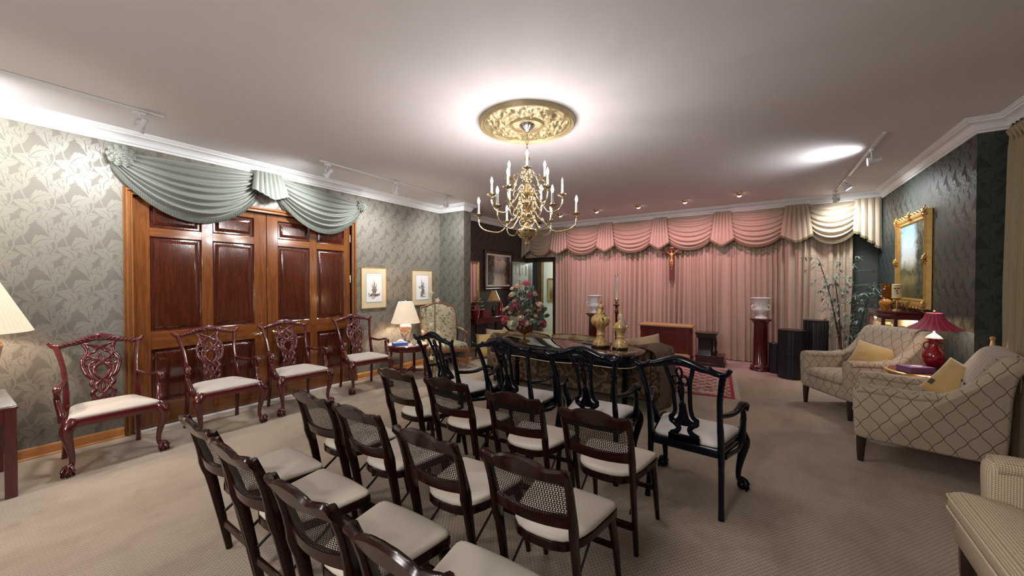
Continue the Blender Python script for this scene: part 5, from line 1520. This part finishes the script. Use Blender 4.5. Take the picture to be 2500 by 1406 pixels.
for k in range(5):
    a = 2*pi*k/5; m = MB().tube(cr([(.01*cos(a),.01*sin(a),.03),(.06*cos(a),.06*sin(a),.05),(.055*cos(a),.055*sin(a),.10),(.03*cos(a),.03*sin(a),.08)],4), .004, 6); m.ball((.062*cos(a),.062*sin(a),.075), .008, 8, 6); build('scroll', m, DARKW, ch_)
pc = thing('pillar_candle', 'fat cream candle with a brown bow on the ornate holder', 'candle', (1.50,6.78,1.312))
build('wax', MB().lathe([(.001,0),(.046,0),(.047,.17),(.042,.175),(.001,.165)], 24), mat('cream_wax', (.66,.56,.33), .5, var=.05), pc)
m = MB().at((0,0,0), rz=YAW-.8); m.ball((-.015,-.046,.12), .014, 8, 6, (1,.4,.7)).ball((.015,-.046,.12), .014, 8, 6, (1,.4,.7)).ball((0,-.047,.09), .010, 8, 6, (1,.4,1)).ball((.006,-.047,.06), .009, 8, 6, (1,.4,1)); build('bow', m, mat('brown_ribbon', (.16,.03,.02), .6), pc)
PINT = [(1.52,6.98,1.00)]

# ---------------------------------------------------------------- pictures
def landscape(name, ax, z0, h, stops, c0, w, seed):
    """a loose painted landscape: sky above, dark foliage at the sides, pale ground below"""
    t = NT(name); x, y, z = t.xyz(t.coord()); u = x if ax == 0 else y
    n = t.noise(t.coord(), scale=5+seed, detail=6, rough=.65, dist=.5); n2 = t.noise(t.coord(), scale=22, detail=4)
    hh = (z-z0)*(1/h) + (n-.5)*.28
    side = ((u-c0).abs()*(2/w) + (n-.5)*.9)
    base = t.ramp(hh, stops)
    c = t.mix(side.step(.45,.75), base, t.mix(n2.step(.45,.6), (.022,.030,.018), (.09,.085,.045)))
    return t, c, n, n2, hh, u
def gilt_frame(parent, ax, c, w, h, fw, dep, m_, face, orn=True, name='frame'):
    """frame on a wall; ax = wall normal axis sign, built in local x (along), y (out of the wall), z"""
    m = MB()
    prof = [(0,0),(fw*.05,dep*.7),(fw*.2,dep),(fw*.40,dep*.92),(fw*.60,dep*.62),(fw*.80,dep*.66),(fw*.92,dep*.5),(fw,dep*.28),(fw,0)]
    rs = []
    for (sx, sz) in ((-1,-1),(1,-1),(1,1),(-1,1)):
        rs.append([(sx*(w/2-o), -d, sz*(h/2-o)) for (o, d) in prof])
    m.rings(rs, close=True)
    fr = build(name, m, m_, parent, smooth=30)
    if orn:
        rnd = random.Random(2)
        pts = [(sx*(w/2-fw*.3), sz*(h/2-fw*.3), 1) for sx in (-1,1) for sz in (-1,1)]+[(0,h/2-fw*.2,.9),(0,-h/2+fw*.2,.9),(w/2-fw*.2,0,.8),(-w/2+fw*.2,0,.8)]
        for (px, pz, k) in pts:
            m = MB()
            for q in range(7):
                a = 2*pi*q/7; L = fw*.62*k
                m.tube(cr([(px,-dep*.9,pz),(px+cos(a)*L*.5,-dep*1.15,pz+sin(a)*L*.5),(px+cos(a+.5)*L,-dep*.85,pz+sin(a+.5)*L)],3), [fw*.10]*3+[fw*.06]*4, 6)
            m.ball((px,-dep,pz), fw*.22, 8, 6); build('corner_ornament', m, m_, fr, smooth=60)
        n = int(w/.12)
        for sz in (-1,1):
            m = MB()
            for q in range(n):
                xx = -w/2+.1+q*(w-.2)/max(1,n-1); m.tube(cr([(xx-.04,-dep*.8,sz*(h/2-fw*.15)),(xx,-dep*1.05,sz*(h/2-fw*.15+.018)),(xx+.04,-dep*.8,sz*(h/2-fw*.15))],3), fw*.09, 6)
            build('carving', m, m_, fr, smooth=60)
    return fr
# gilt landscape on the right wall (faces -x)
gp = thing('gilt_framed_painting', 'landscape painting in ornate gilt frame on the right wall above the cabinet', 'painting', (XR-.005,6.77,1.775), radians(-90))
gilt_frame(gp, 0, None, 1.14, 1.16, .12, .06, GILT, None)
t, c, n, n2, hh, u = landscape('park_landscape', 0, -.55, 1.1, [(.15,(.10,.085,.03)),(.28,(.22,.18,.07)),(.38,(.06,.07,.03)),(.44,(.30,.28,.20)),(.52,(.58,.60,.58)),(.70,(.50,.60,.66)),(.92,(.16,.30,.46))], -.16, 1.0, 1)
build('canvas', MB().box((0,-.014,0), (.93,.02,.95)), t.set(base=c, rough=.45), gp)
# dark framed garden path picture in the alcove (faces +x)
ap = thing('framed_painting', 'garden path painting in dark red frame on the alcove wall', 'painting', (XL+.005,7.46,1.80), radians(90))
gilt_frame(ap, 0, None, 1.16, .92, .085, .045, mat('dark_red_frame', (.045,.010,.010), .3), None, orn=False)
build('mat_board', MB().box((0,-.012,0), (1.0,.018,.76)), mat('ivory_liner', (.80,.72,.58), .7), ap)
t, c, n, n2, hh, u = landscape('garden_path', 0, -.33, .66, [(.10,(.60,.54,.40)),(.32,(.42,.38,.30)),(.42,(.16,.16,.20)),(.58,(.50,.44,.38)),(.8,(.80,.72,.60)),(1,(.60,.55,.50))], .02, .75, 3)
c = t.mix(n2.step(.56,.64)*n.step(.44,.5), c, (.55,.07,.09))
build('canvas', MB().box((0,-.022,0), (.92,.004,.68)), t.set(base=c, rough=.5), ap)
# tall narrow gilt mirror next to the stub wall
gm = thing('gilt_mirror', 'tall narrow gilt-framed mirror just beyond the wallpapered stub wall', 'mirror', (XL+.005,6.42,1.52), radians(90))
gilt_frame(gm, 0, None, .54, .92, .035, .03, GILT, None, orn=False); build('mirror_glass', MB().box((0,-.010,0), (.48,.008,.86)), NT('silvered_glass').set(base=(.8,.75,.7), metal=1., rough=.03), gm)
# two framed prints beside the door
PAPER = mat('print_paper', (.78,.77,.76), .7, var=.02); MATB = mat('gold_silk_mount', (.62,.50,.30), .7, var=.06, vs=40); SEPIA = mat('sepia_ink', (.24,.165,.11), .8, var=.5, vs=60); INKLINE = mat('ink_line', (.12,.11,.12), .7)
def blobs(m, L, y=-.0195):
    for (x, z, rx, rz, a) in L:
        n = 16; o = []
        for k in range(n):
            t_ = 2*pi*k/n; px, pz = rx*cos(t_), rz*sin(t_)
            o.append((x+px*cos(a)-pz*sin(a), z+px*sin(a)+pz*cos(a)))
        m.rings([[(p[0], y, p[1]) for p in o], [(p[0], y-.0016, p[1]) for p in o]])
def ink(m, P, r=.0028, y=-.0205): m.tube([(x,y,z) for (x,_,z) in [(v.x,0,v.y) for v in cr([(a,b,0) for a,b in P],4)]], (r,.0012) if False else r*.8, 5)
def print_(label, yc, zc, w, h, kind):
    t = thing('framed_print', label, 'picture', (XL+.004,yc,zc), radians(90), 'framed sepia prints beside the door')
    gilt_frame(t, 0, None, w, h, .016, .022, GILT, None, orn=False)
    build('mount', MB().box((0,-.008,0), (w-.025,.010,h-.025)), MATB, t)
    pw, ph = w*.62, h*.70
    build('sheet', MB().box((0,-.014,.005), (pw,.006,ph)), PAPER, t)
    m = MB()
    for (a, b, c_, d) in ((-1,-1,1,-1),(1,-1,1,1),(1,1,-1,1),(-1,1,-1,-1)): m.box(((a+c_)/2*(pw/2), -.0176, .005+(b+d)/2*(ph/2)), (abs(c_-a)/2*pw+.003, .002, abs(d-b)/2*ph+.003))
    build('border_line', m, INKLINE, t)
    m = MB()
    if kind == 'seated':
        blobs(m, [(0,-.115,.075,.020,0),(-.055,-.105,.045,.016,.5),(.05,-.112,.055,.020,.15),(0,-.06,.030,.040,0),(0,-.01,.036,.028,0),(-.03,-.045,.012,.035,.5),(.03,-.045,.012,.035,-.5),(0,.030,.013,.017,0),(0,.055,.017,.014,0),(0,.075,.009,.020,0),(-.03,.02,.010,.022,.5),(.03,.02,.010,.022,-.5)])
        m.tube([(0,-.0195,.09),(0,-.0195,.135)], [.004,.001], 6)
        for s in (-1,1): m.tube([(s*.02,-.0195,.0),(s*.045,-.0195,.045),(s*.035,-.0195,.075)], .003, 5); m.tube([(s*.09,-.0195,-.10),(s*.11,-.0195,-.075),(s*.10,-.0195,-.13)], .004, 5)
        m.tube([(-.06,-.0195,-.14),(-.02,-.0195,-.165),(.02,-.0195,-.135)], .005, 5)
    else:
        blobs(m, [(-.01,-.105,.038,.055,-.15),(.02,-.060,.034,.050,.25),(.0,-.01,.026,.038,.1),(-.005,.035,.032,.020,.1),(-.012,.072,.013,.016,0),(-.014,.092,.015,.010,0),(-.04,.02,.010,.034,-.9),(.035,.015,.010,.032,.6),(.03,.07,.010,.03,.3),(-.065,-.005,.009,.026,.8),(-.03,-.14,.014,.028,.2)])
        m.tube([(-.014,-.0195,.10),(-.022,-.0195,.16)], [.005,.001], 6); m.tube([(-.05,-.0195,-.160),(.07,-.0195,-.160)], .005, 5); m.tube([(-.08,-.0195,.0),(-.085,-.0195,.04)], .004, 5); m.tube([(.03,-.0195,-.10),(.055,-.0195,-.12),(.06,-.0195,-.10)], .006, 5)
    build('printed_figure', m, SEPIA, t)
    build('picture_glass', MB().box((0,-.0225,0), (w-.03,.002,h-.03)), NT('picture_glass').set(base=(1,1,1), rough=.03, Alpha=.06), t)
print_('gold-framed print of a seated figure nearest the door casing', 3.945, 1.42, .48, .655, 'seated')
print_('gold-framed print of a standing figure above the needlepoint chair', 4.99, 1.415, .50, .64, 'standing')

# ---------------------------------------------------------------- gilt orchid stake
os_ = thing('orchid_stake', 'tall slender gilt stake with white orchid blossoms before the needlepoint chair', 'ornament', (-3.92,4.02,0))
build('pole', MB().tube([(0,0,.02),(0,0,1.52)], [.013,.011], 10).tube([(0,0,1.52),(0,0,1.60)], [.010,.004], 8), GOLDP, os_)
build('base', MB().lathe([(.001,0),(.12,0),(.12,.012),(.02,.03),(.001,.03)], 24), GOLDP, os_)
ORC = mat('white_orchid', (.72,.68,.52), .6)
m2 = MB()
for (dx, z) in ((-.05,1.36),(.04,1.25),(-.06,1.14),(-.05,.90),(.05,.78),(-.08,.66),(-.05,.42),(.06,.36)):
    c = ez*dx+V((0,0,z)); m2.tube(cr([(0,0,z-.14), ez*dx*1.3+V((0,0,z-.07)), c],4), .003, 5)
    m = MB()
    for q in range(5):
        a = 2*pi*q/5+z; d = ez*cos(a)+V((0,0,1))*sin(a)
        m.tube([c+ey*.01, c+d*.022+ey*.016, c+d*.040+ey*.006], [(.004,.003),(.014,.003),(.004,.002)], 8, up=tuple(ey))
    m.ball(c+ey*.016, .007, 6, 5)
    build('blossom', m, ORC, os_, smooth=60)
build('tendril', m2, GOLDP, os_)

# ---------------------------------------------------------------- alcove corner
ac = thing('alcove_console', 'dark red console table under the mirror and painting in the alcove', 'table', (-4.97,6.68,0))
build('table_top', MB().box((0,0,.762), (.40,1.26,.026), .006), MAHOX, ac); build('apron', MB().box((0,0,.70), (.34,1.18,.10), .004), MAHOX, ac)
for x in (-.14,.15):
    for y in (-.55,.55): build('leg', MB().tube([(x,y,0),(x,y,.66)], [.020,.028], 8, sq=.9), DARKW, ac)
bl = thing('beaded_lamp', 'unlit lamp with bead-fringed amber shade on the alcove console', 'lamp', (-4.98,6.97,.775))
build('base', MB().lathe([(.001,0),(.055,0),(.03,.02),(.045,.08),(.05,.15),(.02,.22),(.012,.28),(.010,.36),(.001,.36)], 20), DARKW, bl, smooth=60)
AMBS = jarmat('amber_floral_shade', [(.4,(.50,.30,.13)),(.52,(.30,.10,.04)),(.6,(.52,.33,.15))], 22); AMBS.node_tree.nodes['Principled BSDF'].inputs['Emission Color'].default_value = (.6,.35,.15,1); AMBS.node_tree.nodes['Principled BSDF'].inputs['Emission Strength'].default_value = .05  # faint glow put into the unlit shade, no bulb inside
pleated_shade('lamp_shade', bl, .150, .055, .345, .555, AMBS, n=10, amp=.01)
m = MB()
for k in range(48): a = 2*pi*k/48; m.tube([(.148*cos(a),.148*sin(a),.345),(.148*cos(a),.148*sin(a),.31)], .0035, 5)
b_ = build('bead_fringe', m, AMBS, bl)
for k in range(7):
    o = build('red_book', MB().box((0,0,.08+.004*(k%3)), (.13,.030,.16+.008*(k%3)), .002), mat('red_binding_%d' % k, (.17+.02*(k%3),.020,.025+.01*(k%2)), .5), loc=(-4.95,6.47+k*.034,.775))
    tag(o, 'upright dark red book in the row beside the beaded lamp', 'book', 'red books on the alcove console')
rv = thing('red_vase', 'crimson vase with white berry sprays at the near end of the alcove console', 'vase', (-4.93,6.24,.775))
build('body', MB().lathe([(.001,0),(.06,0),(.085,.06),(.095,.15),(.07,.24),(.055,.28),(.068,.33),(.062,.33),(.001,.26)], 28), CRIM, rv, smooth=60)
m = MB(); m2 = MB(); rnd = random.Random(9)
for k in range(9):
    a = rnd.uniform(-1.2,1.4); P = cr([(0,0,.30),(.06*cos(a),.10*sin(a),.42),(.14*cos(a),.20*sin(a),.34),(.17*cos(a),.22*sin(a),.18)],4); m2.tube(P, .002, 4)
    for q in range(6,len(P),2): m.ball(P[q], .010, 6, 5)
build('berries', m, mat('white_berries', (.55,.55,.55), .4), rv); build('sprays', m2, TWIG, rv)
o = build('red_bottle', MB().lathe([(.001,0),(.05,0),(.052,.20),(.035,.25),(.014,.28),(.014,.32),(.001,.32)], 20), CRIM, loc=(-4.93,7.17,.775), smooth=60); tag(o, 'crimson bottle beside the beaded lamp at the far end of the alcove console', 'bottle')
bc = thing('side_chair', 'small black-framed chair with grey back beyond the alcove console', 'chair', (-4.72,7.66,0), radians(-90))
for s in (-1,1): build('rear_leg', MB().tube([(s*.21,-.20,0),(s*.21,-.18,.45),(s*.21,-.26,.80)], .018, 8), BLACKL, bc); build('front_leg', MB().tube([(s*.22,.20,0),(s*.22,.20,.42)], .018, 8), BLACKL, bc)
build('crest_rail', MB().tube(cr([(-.23,-.26,.79),(0,-.275,.82),(.23,-.26,.79)],4), (.016,.030), 8), BLACKL, bc)
build('back_panel', MB().box((0,-.235,.66), (.38,.02,.22), .006), mat('grey_back_cloth', (.16,.15,.14), .8), bc)
m = MB(); pad(m, rounded([(-.22,-.20),(.22,-.20),(.24,.22),(-.24,.22)],.04), .41, .05, .02); build('seat', m, mat('grey_seat_cloth', (.16,.15,.14), .8), bc, smooth=60)
pillow('floor_cushion', 'large golden cushion standing on the floor below the alcove console', YELLOW, (-4.56,6.10,.25), .40, .48, .18, (radians(-10),0,radians(50)), 'cushions on the alcove floor')
pillow('floor_cushion', 'grey and tan cushion leaning behind the golden one in the alcove', TAN, (-4.56,6.42,.28), .40, .54, .15, (radians(-12),radians(4),radians(40)), 'cushions on the alcove floor')

# hall beyond the door
hc = build('striped_hall_curtain', MB().grid(lambda u,v: tuple(bk(lerp(-7.72,-7.43,u), 1.75+.03*sin(u*26)+0, lerp(2.45,.02,v))), 120, 4), striped('blue_striped_cloth', ((.16,.17,.24),(.05,.055,.10)), .09), smooth=180); tag(hc, 'blue striped curtain in the hall seen through the back doorway', 'curtain')
hc = build('brown_hall_curtain', MB().grid(lambda u,v: tuple(bk(lerp(-7.42,-7.20,u), 1.70+.03*sin(u*22), lerp(2.40,.02,v))), 60, 4), silk('brown_hall_cloth', (.16,.085,.035), .7), smooth=180); tag(hc, 'brown curtain in the hall beside the pale wall', 'curtain')
hp = thing('hall_picture', 'small gilt-framed picture on the pale hall wall', 'picture', tuple(bk(-7.13,2.395,1.29)), BA)
gilt_frame(hp, 0, None, .60, .74, .07, .03, GILT, None, orn=False)
t, c, n, n2, hh, u = landscape('hall_landscape', 0, -.3, .6, [(.2,(.12,.10,.05)),(.45,(.20,.15,.08)),(.7,(.34,.33,.24))], 0, .9, 2)
build('canvas', MB().box((0,-.008,0), (.50,.012,.66)), t.set(base=c), hp)
# ---------------------------------------------------------------- light
def lamp(name, kind, loc, power, col=(1,1,1), size=.02, tgt=None, spot=None, blend=.5):
    l = bpy.data.lights.new(name, kind); l.energy = power; l.color = col
    if kind in ('POINT','SPOT'): l.shadow_soft_size = size
    if kind == 'SPOT': l.spot_size = radians(spot); l.spot_blend = blend
    o = bpy.data.objects.new(name, l); C.objects.link(o); o.location = loc
    if tgt is not None:
        d = V(tgt)-V(loc); o.rotation_euler = d.to_track_quat('-Z','Y').to_euler()
    return o
w = bpy.data.worlds.new('world'); bpy.context.scene.world = w; w.use_nodes = True
w.node_tree.nodes['Background'].inputs[0].default_value = (.02,.02,.022,1)
w.node_tree.nodes['Background'].inputs[1].default_value = .2
vs = bpy.context.scene.view_settings
vs.view_transform = 'Standard'; vs.look = 'None'; vs.gamma = 1; vs.exposure = .56
try: vs.use_curve_mapping = False
except Exception: pass

for (p, tg, k) in TR:
    lamp('track_spot','SPOT',p,95*k,(.97,1,1),.12,tg,140,1)
for p in PINKS:
    lamp('eyeball_spot','SPOT',p,37,(1,.50,.64),.03,(p[0],8.45,1.25),120,.8)

for (p, k) in zip(LAMPS, (19, 15, 5)): lamp('lamp_bulb','POINT',p,k,(1,.88,.74),.03)
for p in PINT: lamp('cabinet_light','POINT',p,3,(1,.72,.40),.02)
hl = bk(-6.1,1.6,2.3); lamp('hall_light','POINT',tuple(hl),60,(.95,1,.92),.12)

# unseen fill lights added behind the camera to brighten the room
lamp('rear_fill_point','POINT',(-1.1,-2.0,2.2),165,(1,.97,.94),.35)
lamp('rear_left_fill_spot','SPOT',(-4.3,-1.3,2.8),85,(.98,1,.96),.05,(-3.1,.9,0),95,1)
